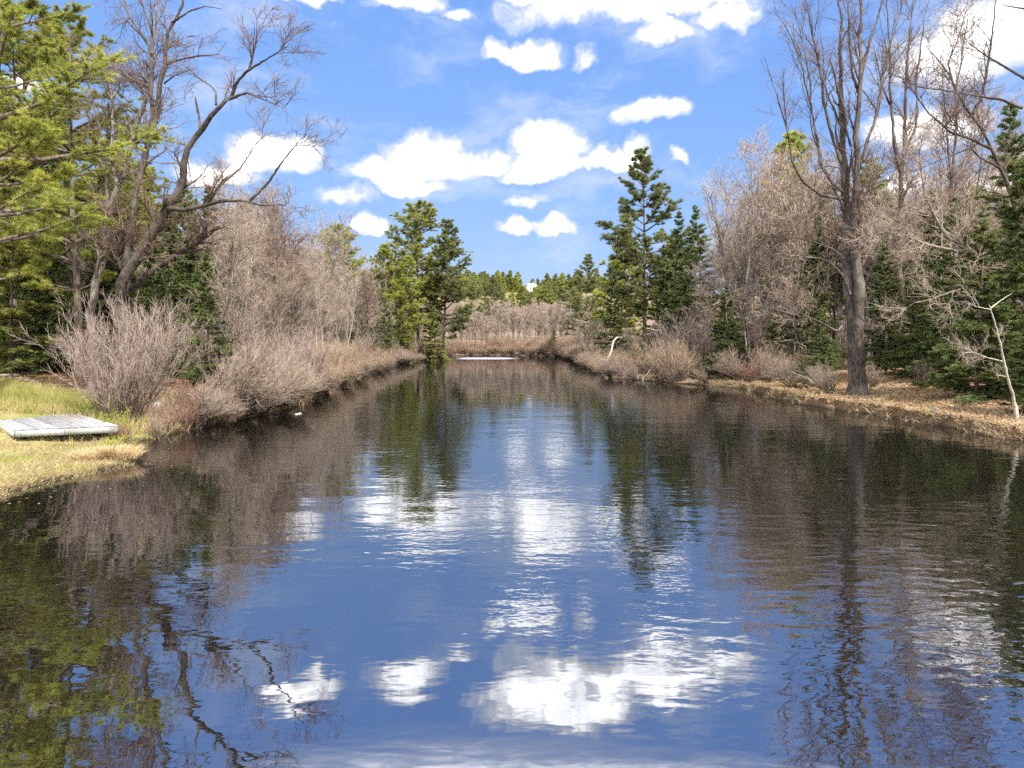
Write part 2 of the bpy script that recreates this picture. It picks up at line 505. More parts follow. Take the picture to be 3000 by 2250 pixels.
class MB:
    """Collects vertices, quads and triangles into one mesh."""
    def __init__(self):
        self.v, self.q, self.t, self.n = [], [], [], 0
        self.mq, self.mt, self.cur = [], [], 0

    def add(self, v, q=None, t=None):
        v = np.asarray(v, dtype=np.float64).reshape(-1, 3)
        if q is not None and len(q):
            self.q.append(np.asarray(q, np.int64).reshape(-1, 4) + self.n)
            self.mq.append(np.full(len(self.q[-1]), self.cur))
        if t is not None and len(t):
            self.t.append(np.asarray(t, np.int64).reshape(-1, 3) + self.n)
            self.mt.append(np.full(len(self.t[-1]), self.cur))
        self.v.append(v)
        self.n += len(v)

    def box(self, c, s, rz=0.0):
        x, y, z = s[0] / 2, s[1] / 2, s[2] / 2
        p = np.array([(a, b, e) for e in (-z, z) for (a, b) in ((-x, -y), (x, -y), (x, y), (-x, y))])
        ca, sa = math.cos(rz), math.sin(rz)
        p = np.stack([p[:, 0] * ca - p[:, 1] * sa, p[:, 0] * sa + p[:, 1] * ca, p[:, 2]], 1) + np.array(c)
        self.add(p, [(0, 3, 2, 1), (4, 5, 6, 7), (0, 1, 5, 4), (1, 2, 6, 5), (2, 3, 7, 6), (3, 0, 4, 7)])

    def tubes(self, P, R, k, ridge=0.0, rng=None):
        """P [B,n,3], R [B,n]: tapered tubes closed to a point at the tip."""
        P = np.asarray(P, float)
        R = np.asarray(R, float)
        B, n, _ = P.shape
        T = np.gradient(P, axis=1)
        T /= np.linalg.norm(T, axis=2, keepdims=True) + 1e-9
        mean = P[:, -1] - P[:, 0]
        ref = np.where((np.abs(mean[:, 2]) > 0.7 * np.linalg.norm(mean, axis=1))[:, None], np.array([[1.0, 0.13, 0]]), np.array([[0.0, 0.1, 1.0]]))
        U = np.cross(T, ref[:, None, :])
        U /= np.linalg.norm(U, axis=2, keepdims=True) + 1e-9
        V = np.cross(T, U)
        a = np.arange(k) * 2 * np.pi / k
        ring = P[:, :-1, None, :] + R[:, :-1, None, None] * (np.cos(a)[None, None, :, None] * U[:, :-1, None, :] + np.sin(a)[None, None, :, None] * V[:, :-1, None, :])
        if ridge:
            w0 = rng.normal(size=(B, 1, k))
            w1 = rng.normal(size=(B, n - 1, k))
            mul = 1 + ridge * (0.75 * w0 + 0.5 * w1)
            ring = P[:, :-1, None, :] + (ring - P[:, :-1, None, :]) * mul[..., None]
        m = (n - 1) * k + 1
        verts = np.concatenate([ring.reshape(B, (n - 1) * k, 3), P[:, -1:, :]], 1)
        off = (np.arange(B) * m)[:, None]
        ii = np.arange(n - 2)[:, None] * k + np.arange(k)[None, :]
        jj = np.arange(n - 2)[:, None] * k + (np.arange(k)[None, :] + 1) % k
        quad = np.stack([ii, jj, jj + k, ii + k], -1).reshape(-1, 4)
        b0 = (n - 2) * k
        tri = np.stack([b0 + np.arange(k), b0 + (np.arange(k) + 1) % k, np.full(k, (n - 1) * k)], -1)
        q = (quad[None] + off[:, :, None]).reshape(-1, 4) if n > 2 else None
        t = (tri[None] + off[:, :, None]).reshape(-1, 3)
        self.add(verts.reshape(-1, 3), q, t)

    def blades(self, base, tip, width, rng, bend=None):
        """One thin triangle from each base point to its tip."""
        N = len(base)
        dv = tip - base
        r = rng.normal(size=(N, 3))
        p = np.cross(dv, r)
        p /= np.linalg.norm(p, axis=1, keepdims=True) + 1e-9
        p *= (np.asarray(width).reshape(-1, 1) if np.ndim(width) else width) * 0.5
        if bend is None:
            v = np.stack([base - p, base + p, tip], 1).reshape(-1, 3)
            self.add(v, None, np.arange(3 * N).reshape(-1, 3))
        else:
            midp = base + dv * 0.5 + bend
            v = np.stack([base - p, base + p, midp + p * 0.75, midp - p * 0.75, tip], 1).reshape(-1, 3)
            o = np.arange(N)[:, None] * 5
            self.add(v, o + np.array([[0, 1, 2, 3]]), o + np.array([[3, 2, 4]]))

    def mesh(self, name, mat, smooth=False):
        v = np.concatenate(self.v)
        q = np.concatenate(self.q) if self.q else None
        t = np.concatenate(self.t) if self.t else None
        if isinstance(mat, (list, tuple)):
            me = make_mesh(name, v, q, t, mat[0], smooth)
            for m2 in mat[1:]:
                me.materials.append(m2)
            me.polygons.foreach_set('material_index', np.concatenate(self.mq + self.mt).astype(np.int32))
            me.update()
            return me
        return make_mesh(name, v, q, t, mat, smooth)


def norm(a):
    return a / (np.linalg.norm(a, axis=-1, keepdims=True) + 1e-9)


def link(name, mesh, parent=None, label=None, cat=None, group=None, kind=None, loc=None):
    o = bpy.data.objects.new(name, mesh)
    C.objects.link(o)
    if parent:
        o.parent = parent
    if loc is not None:
        o.location = loc
    if label:
        o['label'] = label
    if cat:
        o['category'] = cat
    if group:
        o['group'] = group
    if kind:
        o['kind'] = kind
    return o


def at(px, py, D):
    """Photograph pixel at distance D along the view axis -> point in the scene."""
    return np.array([(px - 1500.0) * D / F, D, CAMH - (py - HZ) * D / F])


# ------------------------------------------------------------------ terrain and water
LEFT = [(-30, -42), (-26, -10), (-20, 6), (-15.5, 13), (-13.4, 16.5), (-12.8, 18.3), (-12.2, 20.6), (-12.2, 22.2), (-13.3, 23.6), (-14.0, 26.0), (-14.3, 29.5),
        (-13.8, 33.5), (-12.6, 38.5), (-13.4, 47), (-14.6, 57), (-16.4, 78), (-17.2, 98), (-17.4, 115), (-16.5, 128), (-15.5, 138), (-18, 152), (-21, 165)]
RIGHT = [(-8, 170), (4, 166), (9.5, 160), (11.2, 146), (11.4, 126), (10.8, 104), (10.2, 84), (10.6, 71), (14.5, 64), (18.6, 57.5), (18.0, 50), (17.3, 46), (18.0, 40.5), (19.2, 36.5), (19.8, 30.5),
         (20.6, 26.5), (23, 18), (27, 5), (32, -10), (34, -42)]
POLY = np.array(LEFT + RIGHT, float)


def vnoise(x, y, s, seed=0):
    """Cheap smooth value noise."""
    x = np.asarray(x, float) / s
    y = np.asarray(y, float) / s
    xi, yi = np.floor(x), np.floor(y)
    xf, yf = x - xi, y - yi
    u, v = xf * xf * (3 - 2 * xf), yf * yf * (3 - 2 * yf)

    def h(a, b):
        return np.modf(np.abs(np.sin(a * 127.1 + b * 311.7 + seed * 74.7) * 43758.5453))[0]
    return (h(xi, yi) * (1 - u) + h(xi + 1, yi) * u) * (1 - v) + (h(xi, yi + 1) * (1 - u) + h(xi + 1, yi + 1) * u) * v


def shore_dist(x, y):
    """Distance to the shore, positive on land."""
    x = np.atleast_1d(np.asarray(x, float))
    y = np.atleast_1d(np.asarray(y, float))
    best = np.full(x.shape, 1e9)
    inside = np.zeros(x.shape, bool)
    n = len(POLY)
    for i in range(n):
        a, b = POLY[i], POLY[(i + 1) % n]
        ab = b - a
        t = np.clip(((x - a[0]) * ab[0] + (y - a[1]) * ab[1]) / (ab @ ab), 0, 1)
        best = np.minimum(best, np.hypot(x - a[0] - t * ab[0], y - a[1] - t * ab[1]))
        cross = ((a[1] > y) != (b[1] > y))
        xx = a[0] + (y - a[1]) / (b[1] - a[1] + 1e-12) * ab[0]
        inside ^= cross & (x < xx)
    s = np.where(inside, -best, best)
    return s + (vnoise(x, y, 4.2, 5) - 0.5) * 1.0 + (vnoise(x, y, 1.6, 1) - 0.5) * 0.8 + (vnoise(x, y, 0.5, 2) - 0.5) * 0.25


def ss(a, b, x):
    t = np.clip((x - a) / (b - a), 0, 1)
    return t * t * (3 - 2 * t)


def height(x, y):
    x = np.atleast_1d(np.asarray(x, float))
    y = np.atleast_1d(np.asarray(y, float))
    s = shore_dist(x, y)
    lawn = ss(34, 26, y) * (x < 0)                       # low gentle bank by the deck
    cut = ss(60, 52, y) * (x > 0)
    steep = (0.34 + 0.16 * cut) * ss(0.0, 0.35, s) * (1 - 0.6 * lawn)
    z = steep + (0.25 * ss(0, 8, s) + 1.0 * ss(1.0, 14, s)) * (1 - 0.2 * lawn) + 0.02 * np.clip(s - 8, 0, 200)
    z += (vnoise(x, y, 5, 3) - 0.5) * 0.35 * ss(0.5, 5, s) + (vnoise(x, y, 1.1, 4) - 0.5) * 0.10 * ss(0.2, 1.5, s)
    hill = np.interp(y, [165, 250, 330, 400, 450, 560, 620, 700, 1600], [0, 1.0, 7, 16, 24, 34.5, 36.5, 38, 30])
    z += np.where(s > 0, hill, 0) * (1 + 0.08 * (vnoise(x, y, 120, 9) - 0.5))
    zw = -0.10 - 1.6 * ss(0.0, 5, -s)
    return np.where(s > 0, z, np.minimum(zw, -0.02) + 0.08 * ss(-0.3, 0, s))


def hgt(x, y):
    return float(height(x, y)[0])


xs = np.unique(np.concatenate([np.linspace(-900, -60, 40), np.linspace(-60, -28, 36), np.linspace(-28, -8, 80), np.linspace(-8, 8, 20), np.linspace(8, 30, 80), np.linspace(30, 60, 32), np.linspace(60, 900, 40)]))
ys = np.unique(np.concatenate([np.linspace(-120, 0, 25), np.linspace(0, 14, 20), np.linspace(14, 50, 130), np.linspace(50, 90, 55), np.linspace(90, 180, 50), np.linspace(180, 700, 70), np.linspace(700, 1600, 15)]))
gx, gy = np.meshgrid(xs, ys)
gz = height(gx.ravel(), gy.ravel())
nx, ny = len(xs), len(ys)
ii = (np.arange(ny - 1)[:, None] * nx + np.arange(nx - 1)[None, :]).ravel()
gq = np.stack([ii, ii + 1, ii + 1 + nx, ii + nx], 1)
link('ground', make_mesh('ground', np.stack([gx.ravel(), gy.ravel(), gz], 1), gq, None, M['ground'], True), kind='structure')
link('pond_water', make_mesh('pond_water', [(-48, -60, 0), (48, -60, 0), (48, 185, 0), (-48, 185, 0)], [(0, 1, 2, 3)], None, M['water']), kind='structure')

# ------------------------------------------------------------------ plant generators
def grow(rng, P, R, count, t0, ang, length, fall, up, n, wob, rr, tip, trop=0.0, rel=False, t1=1.0, rcap=9.0, tpow=1.0):
    B, m, _ = P.shape
    L = np.linalg.norm(np.diff(P, axis=1), axis=2).sum(1)
    idx = rng.choice(B, count, p=L / L.sum())
    t = t0 + (t1 - t0) * rng.random(count) ** tpow
    f = t * (m - 1)
    i = np.minimum(f.astype(int), m - 2)
    fr = (f - i)[:, None]
    base = P[idx, i] * (1 - fr) + P[idx, i + 1] * fr
    tang = norm(P[idx, i + 1] - P[idx, i])
    rb = R[idx, i] * (1 - fr[:, 0]) + R[idx, i + 1] * fr[:, 0]
    r = rng.normal(size=(count, 3))
    perp = norm(r - (r * tang).sum(1, keepdims=True) * tang)
    a = rng.normal(ang, ang * 0.25, count)[:, None]
    dvec = np.cos(a) * tang + np.sin(a) * perp
    dvec[:, 2] += up
    dvec = norm(dvec)
    ln = length * (1 - fall * t) * (0.55 + 0.9 * rng.random(count))
    if rel:
        ln = ln * L[idx]
    step = (ln / (n - 1))[:, None]
    pts = [base]
    for k in range(1, n):
        dvec = dvec + rng.normal(size=(count, 3)) * wob
        dvec[:, 2] += trop
        dvec = norm(dvec)
        pts.append(pts[-1] + dvec * step)
    Pc = np.stack(pts, 1)
    r0 = np.minimum(rb * rr, rcap)
    r0 = np.maximum(r0, tip)
    Rc = r0[:, None] * (1 - np.linspace(0, 1, n)[None, :]) + tip * np.linspace(0, 1, n)[None, :]
    return Pc, Rc


def resample(pts, n):
    pts = np.asarray(pts, float)
    dd = np.concatenate([[0], np.cumsum(np.linalg.norm(np.diff(pts, axis=0), axis=1))])
    t = np.linspace(0, dd[-1], n)
    return np.stack([np.interp(t, dd, pts[:, k]) for k in range(3)], 1)


def stem(rng, base, direction, length, r0, r1, n=12, wob=0.05, trop=0.02):
    dvec = np.array(direction, float)
    dvec /= np.linalg.norm(dvec)
    p = np.array(base, float)
    pts = [p.copy()]
    for _ in range(n - 1):
        dvec = dvec + rng.normal(size=3) * wob
        dvec[2] += trop
        dvec /= np.linalg.norm(dvec)
        p = p + dvec * length / (n - 1)
        pts.append(p.copy())
    return np.array(pts), r0 + (r1 - r0) * np.linspace(0, 1, n) ** 0.8


def bare_crown(rng, trunkB, crownB, P, R, h, limbs, branches, twigs, twiglets, tw=0.009, spread=0.8, up=0.25, t0=0.25, ll=0.24, droop=0.0):
    """Limbs, branches, twigs and twiglets grown on the stems P, R."""
    if limbs:
        P1, R1 = grow(rng, P, R, limbs, t0, spread, ll * h, 0.55, up, 9, 0.13, 0.55, tw * 1.3, trop=0.03 - droop)
        trunkB.tubes(P1, R1, 5)
    else:
        P1, R1 = P[:, -9:], R[:, -9:]
    P2, R2 = grow(rng, P1, R1, branches, 0.12, 0.75, 0.10 * h, 0.4, up * 0.6, 6, 0.17, 0.6, tw, trop=0.02 - droop, rcap=tw * 3.2)
    crownB.tubes(P2, R2, 4)
    P3, R3 = grow(rng, P2, R2, twigs, 0.1, 0.75, 0.05 * h, 0.3, up * 0.4, 4, 0.2, 0.8, tw * 0.6, rcap=tw * 1.5)
    crownB.tubes(P3, R3, 3)
    P4, R4 = grow(rng, P3, R3, twiglets, 0.1, 0.7, 0.026 * h, 0.2, up * 0.3, 3, 0.2, 0.8, tw * 0.45, rcap=tw * 0.8)
    crownB.tubes(P4, R4, 3)


def bare_tree(seed, h, forks=3, tw=0.015, twl=1900, up=0.3, spread=0.8, t0=0.28, lean=(0, 0), bark='bark_grey', twig='twig_grey', r0=None, droop=0.0, limbs=34, split=0.3):
    rng = np.random.default_rng(seed)
    tb, cb = MB(), MB()
    r0 = r0 or 0.0115 * h
    P, R = stem(rng, (0, 0, -0.2), (lean[0], lean[1], 1), h * 0.95, r0, 0.012, 12, 0.055, 0.03)
    Ps, Rs = [P], [R]
    for i in range(forks):
        k = int(rng.integers(int(12 * split), 7))
        a = rng.random() * 6.28
        tl = rng.uniform(0.25, 0.5)
        Pf, Rf = stem(rng, P[k], (math.cos(a) * tl + lean[0], math.sin(a) * tl + lean[1], 1), (h - P[k][2]) * rng.uniform(0.75, 1.0), R[k] * 0.75, 0.011, 12, 0.06, 0.05)
        Ps.append(Pf)
        Rs.append(Rf)
    P, R = np.stack(Ps), np.stack(Rs)
    R[0, 0] *= 1.35
    tb.tubes(P, R, 8)
    bare_crown(rng, tb, cb, P, R, h, limbs, 190, 700, twl, tw, spread, up, t0, droop=droop)
    return [('trunk', tb.mesh('bare_trunk', M[bark], True)), ('crown', cb.mesh('bare_crown', M[twig]))]


def shrub(seed, h, wid, stems=40, tw=0.013, twig='twig_tan', lean=(0, 0), twl=1300, base_r=0.35, arch=0.0):
    rng = np.random.default_rng(seed)
    b = MB()
    Ps, Rs = [], []
    for i in range(stems):
        a = rng.random() * 6.283
        q = math.sqrt(rng.random())
        sp = q * wid / h
        L = h * rng.uniform(0.75, 1.12) * math.sqrt(1 + sp * sp * 0.6)
        Pi, Ri = stem(rng, (math.cos(a) * base_r * q, math.sin(a) * base_r * q, -0.12), (math.cos(a) * sp + lean[0], math.sin(a) * sp + lean[1], 1.0), L, rng.uniform(1.2, 2.6) * tw, tw * 0.45, 8, 0.09, 0.03 - arch)
        Ps.append(Pi)
        Rs.append(Ri)
    P, R = np.stack(Ps), np.stack(Rs)
    b.cur = 1
    b.tubes(P, R, 4)
    b.cur = 0
    P2, R2 = grow(rng, P, R, stems * 7, 0.25, 0.5, 0.36 * h, 0.45, 0.25, 5, 0.13, 0.7, tw * 0.5, rcap=tw)
    b.tubes(P2, R2, 3)
    P3, R3 = grow(rng, P2, R2, twl, 0.1, 0.55, 0.13 * h, 0.3, 0.2, 3, 0.18, 0.8, tw * 0.4, rcap=tw * 0.7)
    b.tubes(P3, R3, 3)
    return b.mesh('shrub', [M[twig], M['stem_brown']])


def tufts(rng, nb, pts, dirs, per, ln, wd, updir=0.22, spread=0.8, flat=0.5):
    N = len(pts)
    base = np.repeat(pts, per, 0)
    dd = np.repeat(dirs, per, 0) * 0.7 + rng.normal(size=(N * per, 3)) * spread * np.array([1, 1, flat])
    dd[:, 2] += updir
    dd = norm(dd)
    base = base + rng.normal(size=base.shape) * ln * 0.12
    tip = base + dd * (ln * (0.6 + 0.8 * rng.random(N * per)))[:, None]
    nb.blades(base, tip, wd, rng)


def along(rng, P, per, t0):
    B, m, _ = P.shape
    t = t0 + (1 - t0) * rng.random((B, per))
    f = t * (m - 1)
    i = np.minimum(f.astype(int), m - 2)
    fr = (f - i)[..., None]
    bi = np.arange(B)[:, None]
    p = P[bi, i] * (1 - fr) + P[bi, i + 1] * fr
    dv = norm(P[bi, i + 1] - P[bi, i])
    return p.reshape(-1, 3), dv.reshape(-1, 3)


def white_pine(seed, h, crown0=0.35, width=0.17, whorls=16, needle='needle_pine', ln=0.34, wd=0.045, dens=1.0, gap=0.25, topround=0.5, tri=60000, lean=(0, 0), r0=None):
    """White pine: tall trunk, whorls of long level limbs that carry feathery plates of needles."""
    rng = np.random.default_rng(seed)
    tb, nb = MB(), MB()
    P, R = stem(rng, (0, 0, -0.3), (lean[0], lean[1], 1), h, r0 or 0.0125 * h, 0.02, 16, 0.018, 0.02)
    tb.tubes(P[None], R[None], 9)
    limbs, rad = [], []
    for k in range(whorls):
        t = crown0 + (0.985 - crown0) * ((k + rng.uniform(-0.25, 0.25)) / (whorls - 1))
        t = min(max(t, crown0), 0.985)
        f = t * 15
        i = min(int(f), 14)
        base = P[i] * (1 - f + i) + P[i + 1] * (f - i)
        s = (t - crown0) / (1 - crown0)
        prof = min(1.0, (s + 0.22) / 0.45) * (1 - s ** (1.0 + 2.2 * topround)) + 0.10
        nbr = int(rng.integers(4, 7))
        a0 = rng.random() * 6.28
        for j in range(nbr):
            if rng.random() < gap and s < 0.8:
                continue
            a = a0 + j * 6.283 / nbr + rng.normal() * 0.25
            L = h * width * prof * rng.uniform(0.6, 1.25)
            el0 = rng.uniform(-0.05, 0.3) + 0.7 * s * s
            Pi, Ri = stem(rng, base, (math.cos(a), math.sin(a), el0), L, 0.022 * L + 0.012, 0.01, 8, 0.06, 0.045)
            limbs.append(Pi)
            rad.append(Ri)
    P1, R1 = np.stack(limbs), np.stack(rad)
    tb.tubes(P1, R1, 5)
    n2 = int(len(limbs) * 11 * dens)
    P2, R2 = grow(rng, P1, R1, n2, 0.3, 0.85, 0.30, 0.35, 0.10, 5, 0.1, 0.5, 0.008, trop=0.03, rel=True)
    # flatten side branches into the plate of their limb
    P2[:, :, 2] = P2[:, :1, 2] + (P2[:, :, 2] - P2[:, :1, 2]) * 0.45
    tb.tubes(P2, R2, 3)
    allp = [along(rng, P2, 5, 0.25), along(rng, P1, 8, 0.55)]
    pts = np.concatenate([a[0] for a in allp])
    dirs = np.concatenate([a[1] for a in allp])
    top = P[-3:]
    pts = np.concatenate([pts, np.repeat(top, 6, 0)])
    dirs = np.concatenate([dirs, np.tile([[0, 0, 1.0]], (len(top) * 6, 1))])
    per = max(3, int(round(tri / len(pts))))
    tufts(rng, nb, pts, dirs, per, ln, wd)
    return [('trunk', tb.mesh('pine_trunk', M['bark_pine'], True)), ('crown', nb.mesh('pine_crown', M[needle]))]


def fir(seed, h, width=0.22, needle='needle_fir', base=0.06, ln=0.20, wd=0.05, tri=70000, droop=0.25, whorl=0.42, ragged=0.3, shape=0.85, r0=None):
    """Fir, spruce or hemlock: cone of drooping flat sprays down to the ground."""
    rng = np.random.default_rng(seed)
    tb, nb = MB(), MB()
    P, R = stem(rng, (0, 0, -0.2), (0, 0, 1), h, r0 or 0.0125 * h, 0.012, 16, 0.012, 0.02)
    tb.tubes(P[None], R[None], 8)
    limbs, rad = [], []
    z = base
    while z < 0.985:
        f = z * 15
        i = min(int(f), 14)
        b0 = P[i] * (1 - f + i) + P[i + 1] * (f - i)
        for j in range(int(rng.integers(3, 6))):
            a = rng.random() * 6.283
            L = h * width * ((1 - z) ** shape) * rng.uniform(1 - ragged, 1 + ragged * 0.7) + 0.12
            Pi, Ri = stem(rng, b0, (math.cos(a), math.sin(a), 0.25 - droop * (1 - z) + 0.6 * z * z), L, 0.016 * L + 0.008, 0.006, 7, 0.04, 0.03 - droop * 0.10)
            limbs.append(Pi)
            rad.append(Ri)
        z += whorl / h * (0.6 + 0.8 * rng.random()) * 0.75
    P1, R1 = np.stack(limbs), np.stack(rad)
    tb.tubes(P1, R1, 4)
    n2 = len(limbs) * 12
    P2, R2 = grow(rng, P1, R1, n2, 0.12, 0.85, 0.34, 0.55, -0.03, 4, 0.06, 0.5, 0.006, trop=-0.02, rel=True)
    P2[:, :, 2] = P2[:, :1, 2] + (P2[:, :, 2] - P2[:, :1, 2]) * 0.35 - 0.02
    tb.tubes(P2, R2, 3)
    per2 = max(2, int(round(tri * 0.8 / len(P2))))
    p, dv = along(rng, P2, per2, 0.0)
    per1 = max(4, int(round(tri * 0.2 / len(P1))))
    pa, da = along(rng, P1, per1, 0.25)
    p, dv = np.concatenate([p, pa]), np.concatenate([dv, da])
    side = np.cross(dv, [[0, 0, 1.0]])
    sg = rng.choice([-1.0, 1.0], len(p))[:, None]
    dd = norm(dv * 0.75 + side * sg * rng.uniform(0.1, 1.0, (len(p), 1)) + rng.normal(size=p.shape) * 0.28 + np.array([[0, 0, 0.05]]))
    tip = p + dd * (ln * (0.6 + 0.8 * rng.random(len(p))))[:, None]
    nb.blades(p, tip, wd, rng)
    tip_p = np.repeat(P[-2:], 12, 0)
    tufts(rng, nb, tip_p, np.tile([[0, 0, 1.0]], (24, 1)), 4, ln, wd, 0.3, 0.5)
    return [('trunk', tb.mesh('fir_trunk', M['bark_pine'], True)), ('crown', nb.mesh('fir_crown', M[needle]))]


def plant(name, proto, loc, rz=0.0, scale=1.0, label=None, cat='tree', group=None, tilt=(0, 0), zoff=-0.05):
    """A tree: an Empty at its foot with a trunk and a crown."""
    x, y = loc
    r = bpy.data.objects.new(name, None)
    C.objects.link(r)
    r.empty_display_size = 0.3
    r.location = (x, y, hgt(x, y) + zoff)
    r.rotation_euler = (tilt[0], tilt[1], rz)
    r.scale = (scale, scale, scale) if np.ndim(scale) == 0 else scale
    r['label'] = label
    r['category'] = cat
    if group:
        r['group'] = group
    for nm, me in proto:
        link(nm, me, r)
    return r


def hero(name, stems, D, label, cat='tree', seed=1, slim=0.82, bark='bark_maple', twig='twig_dark', h=16, limbs=40, br=260, tw=1500, twl=6000, tws=0.010, spread=0.8, up=0.2, ll=0.16, k=15, n=26, rough=0.006, t0=0.25, group=None, droop=0.0):
    """A tree whose stems follow given paths (photo columns and rows at a distance, with a depth swing)."""
    rng = np.random.default_rng(seed)
    Ps, Rs = [], []
    for (pts, r0, r1, d0, d1) in stems:
        mpt = len(pts)
        P3 = np.array([at(p[0], p[1], D + d0 + (d1 - d0) * i / max(1, mpt - 1)) for i, p in enumerate(pts)])
        Pi = resample(P3, n)
        Pi[1:-1] += rng.normal(size=(n - 2, 3)) * rough * np.linalg.norm(Pi[-1] - Pi[0]) * 0.35
        Ps.append(Pi)
        Rs.append((r0 + (r1 - r0) * np.linspace(0, 1, n) ** 0.9) * (slim if r0 > 0.1 else 1.0))
    foot = Ps[0][0].copy()
    gz0 = hgt(foot[0], foot[1])
    for Pi in Ps:
        if Pi[0][2] < gz0 + 0.6 and abs(Pi[0][0] - foot[0]) < 3:
            Pi[0][2] = gz0 - 0.25
    org = np.array([foot[0], foot[1], gz0])
    P, R = np.stack(Ps) - org, np.stack(Rs)
    tb, cb = MB(), MB()
    Rt = R * (1 + 0.10 * rng.normal(size=R.shape))
    low = (P[:, :, 2] < 1.2)
    Rt = np.where(low, Rt * (1 + 0.35 * (1.2 - np.clip(P[:, :, 2], 0, 1.2)) / 1.2), Rt)
    tb.tubes(P, Rt, k, 0.07 if k > 8 else 0.0, rng)
    bare_crown(rng, tb, cb, P, R, h, limbs, br, tw, twl, tws, spread, up, t0, ll, droop)
    r = bpy.data.objects.new(name, None)
    C.objects.link(r)
    r.location = org
    r['label'] = label
    r['category'] = cat
    if group:
        r['group'] = group
    link('trunk', tb.mesh('trunk', M[bark], True), r)
    link('crown', cb.mesh('crown', M[twig]), r)
    return r


# ------------------------------------------------------------------ big trees that stand out
def c1(pts):   # upper left crop of the photograph
    return [(p[0] / 2.212, p[1] / 2.212) for p in pts]


def c2(pts):
    return [(p[0] / 2.212, 600 + p[1] / 2.212) for p in pts]


def c4(pts):
    return [(2000 + p[0] / 2.212, p[1] / 2.212) for p in pts]


def c5(pts):
    return [(2000 + p[0] / 2.212, 600 + p[1] / 2.212) for p in pts]


hero('leaning_maple', [
    ([(350, 1190)] + c2([(775, 700), (800, 500), (900, 320), (960, 220)]) + c1([(1085, 1350), (1180, 1210), (1190, 1050), (1230, 930), (1300, 850), (1380, 730), (1500, 630)]), 0.46, 0.10, 0, -3),
    (c1([(1500, 630), (1530, 540), (1590, 470), (1700, 400), (1880, 290)]), 0.09, 0.015, -3, -4),
    (c1([(1490, 640), (1600, 600), (1700, 640), (1830, 700)]), 0.07, 0.012, -3, -5),
    (c1([(1400, 680), (1400, 600), (1370, 560), (1300, 510)]), 0.06, 0.012, -2.6, -2),
    (c1([(1300, 850), (1285, 720), (1265, 620)]), 0.075, 0.02, -2.2, -2),
    (c1([(1085, 1350), (1200, 1360), (1330, 1330), (1450, 1300), (1560, 1300), (1700, 1330), (1850, 1330)]), 0.17, 0.02, -1.5, -4),
    (c1([(1620, 1300), (1740, 1180), (1830, 1050), (1900, 960), (1970, 880)]), 0.08, 0.012, -3, -4),
    (c1([(1330, 1330), (1450, 1180), (1560, 1090), (1640, 960), (1730, 850)]), 0.08, 0.012, -2, -1),
    ([(362, 1190)] + c2([(800, 620)]) + c1([(830, 1600), (870, 1300), (920, 1050), (970, 920), (1010, 780), (1040, 560), (1070, 400), (1075, 250), (1110, 150), (1170, 50), (1200, -90)]), 0.36, 0.07, 0.6, 1.5),
    (c1([(960, 950), (985, 750), (980, 560), (985, 400), (965, 300), (900, 200), (830, 90), (790, -60)]), 0.16, 0.05, 1.1, 2),
    (c1([(985, 350), (985, 200), (950, 100), (910, 0), (900, -60)]), 0.09, 0.04, 1.4, 2),
    (c1([(1070, 420), (1150, 390), (1290, 360), (1440, 350)]), 0.06, 0.012, 1.2, 0),
    (c1([(1065, 540), (1130, 490), (1260, 440)]), 0.05, 0.012, 1.2, 0),
    (c1([(1110, 150), (1230, 70), (1330, 40), (1450, 60)]), 0.06, 0.012, 1.4, 0),
    ([(385, 850), (450, 790), (520, 745), (583, 705), (646, 660)], 0.20, 0.11, 0.2, -0.5),
], 36, 'big dark multi-stemmed bare maple leaning over the water behind the round bush', seed=11, h=16, limbs=80, br=420, tw=1700, twl=4500, ll=0.13, up=0.15, spread=0.7)

hero('grey_maple', [
    ([(268, 1170)] + c2([(590, 640), (620, 480), (670, 380), (690, 200), (700, 60)]) + c1([(770, 1200), (830, 1000), (880, 830), (940, 650), (970, 480), (990, 330), (1010, 150), (1040, -30)]), 0.30, 0.05, 0, 1),
    (c1([(880, 830), (940, 640), (900, 540), (800, 480), (690, 440), (560, 420)]), 0.10, 0.015, 0.5, -1),
    (c1([(770, 1200), (720, 1050), (730, 850), (735, 700), (700, 500), (690, 300)]), 0.10, 0.02, 0.3, 2),
    (c1([(700, 1350), (690, 1150), (640, 1000), (650, 850), (600, 650), (570, 540)]), 0.10, 0.02, 0.2, 2.5),
    (c1([(860, 900), (960, 800), (1010, 730)]), 0.08, 0.03, 0.4, 0.5),
], 37.5, 'grey-barked bare maple with a bent trunk standing left of the big leaning maple', seed=12, bark='bark_grey', h=15, limbs=50, br=260, tw=1300, twl=4200, ll=0.14, up=0.2)

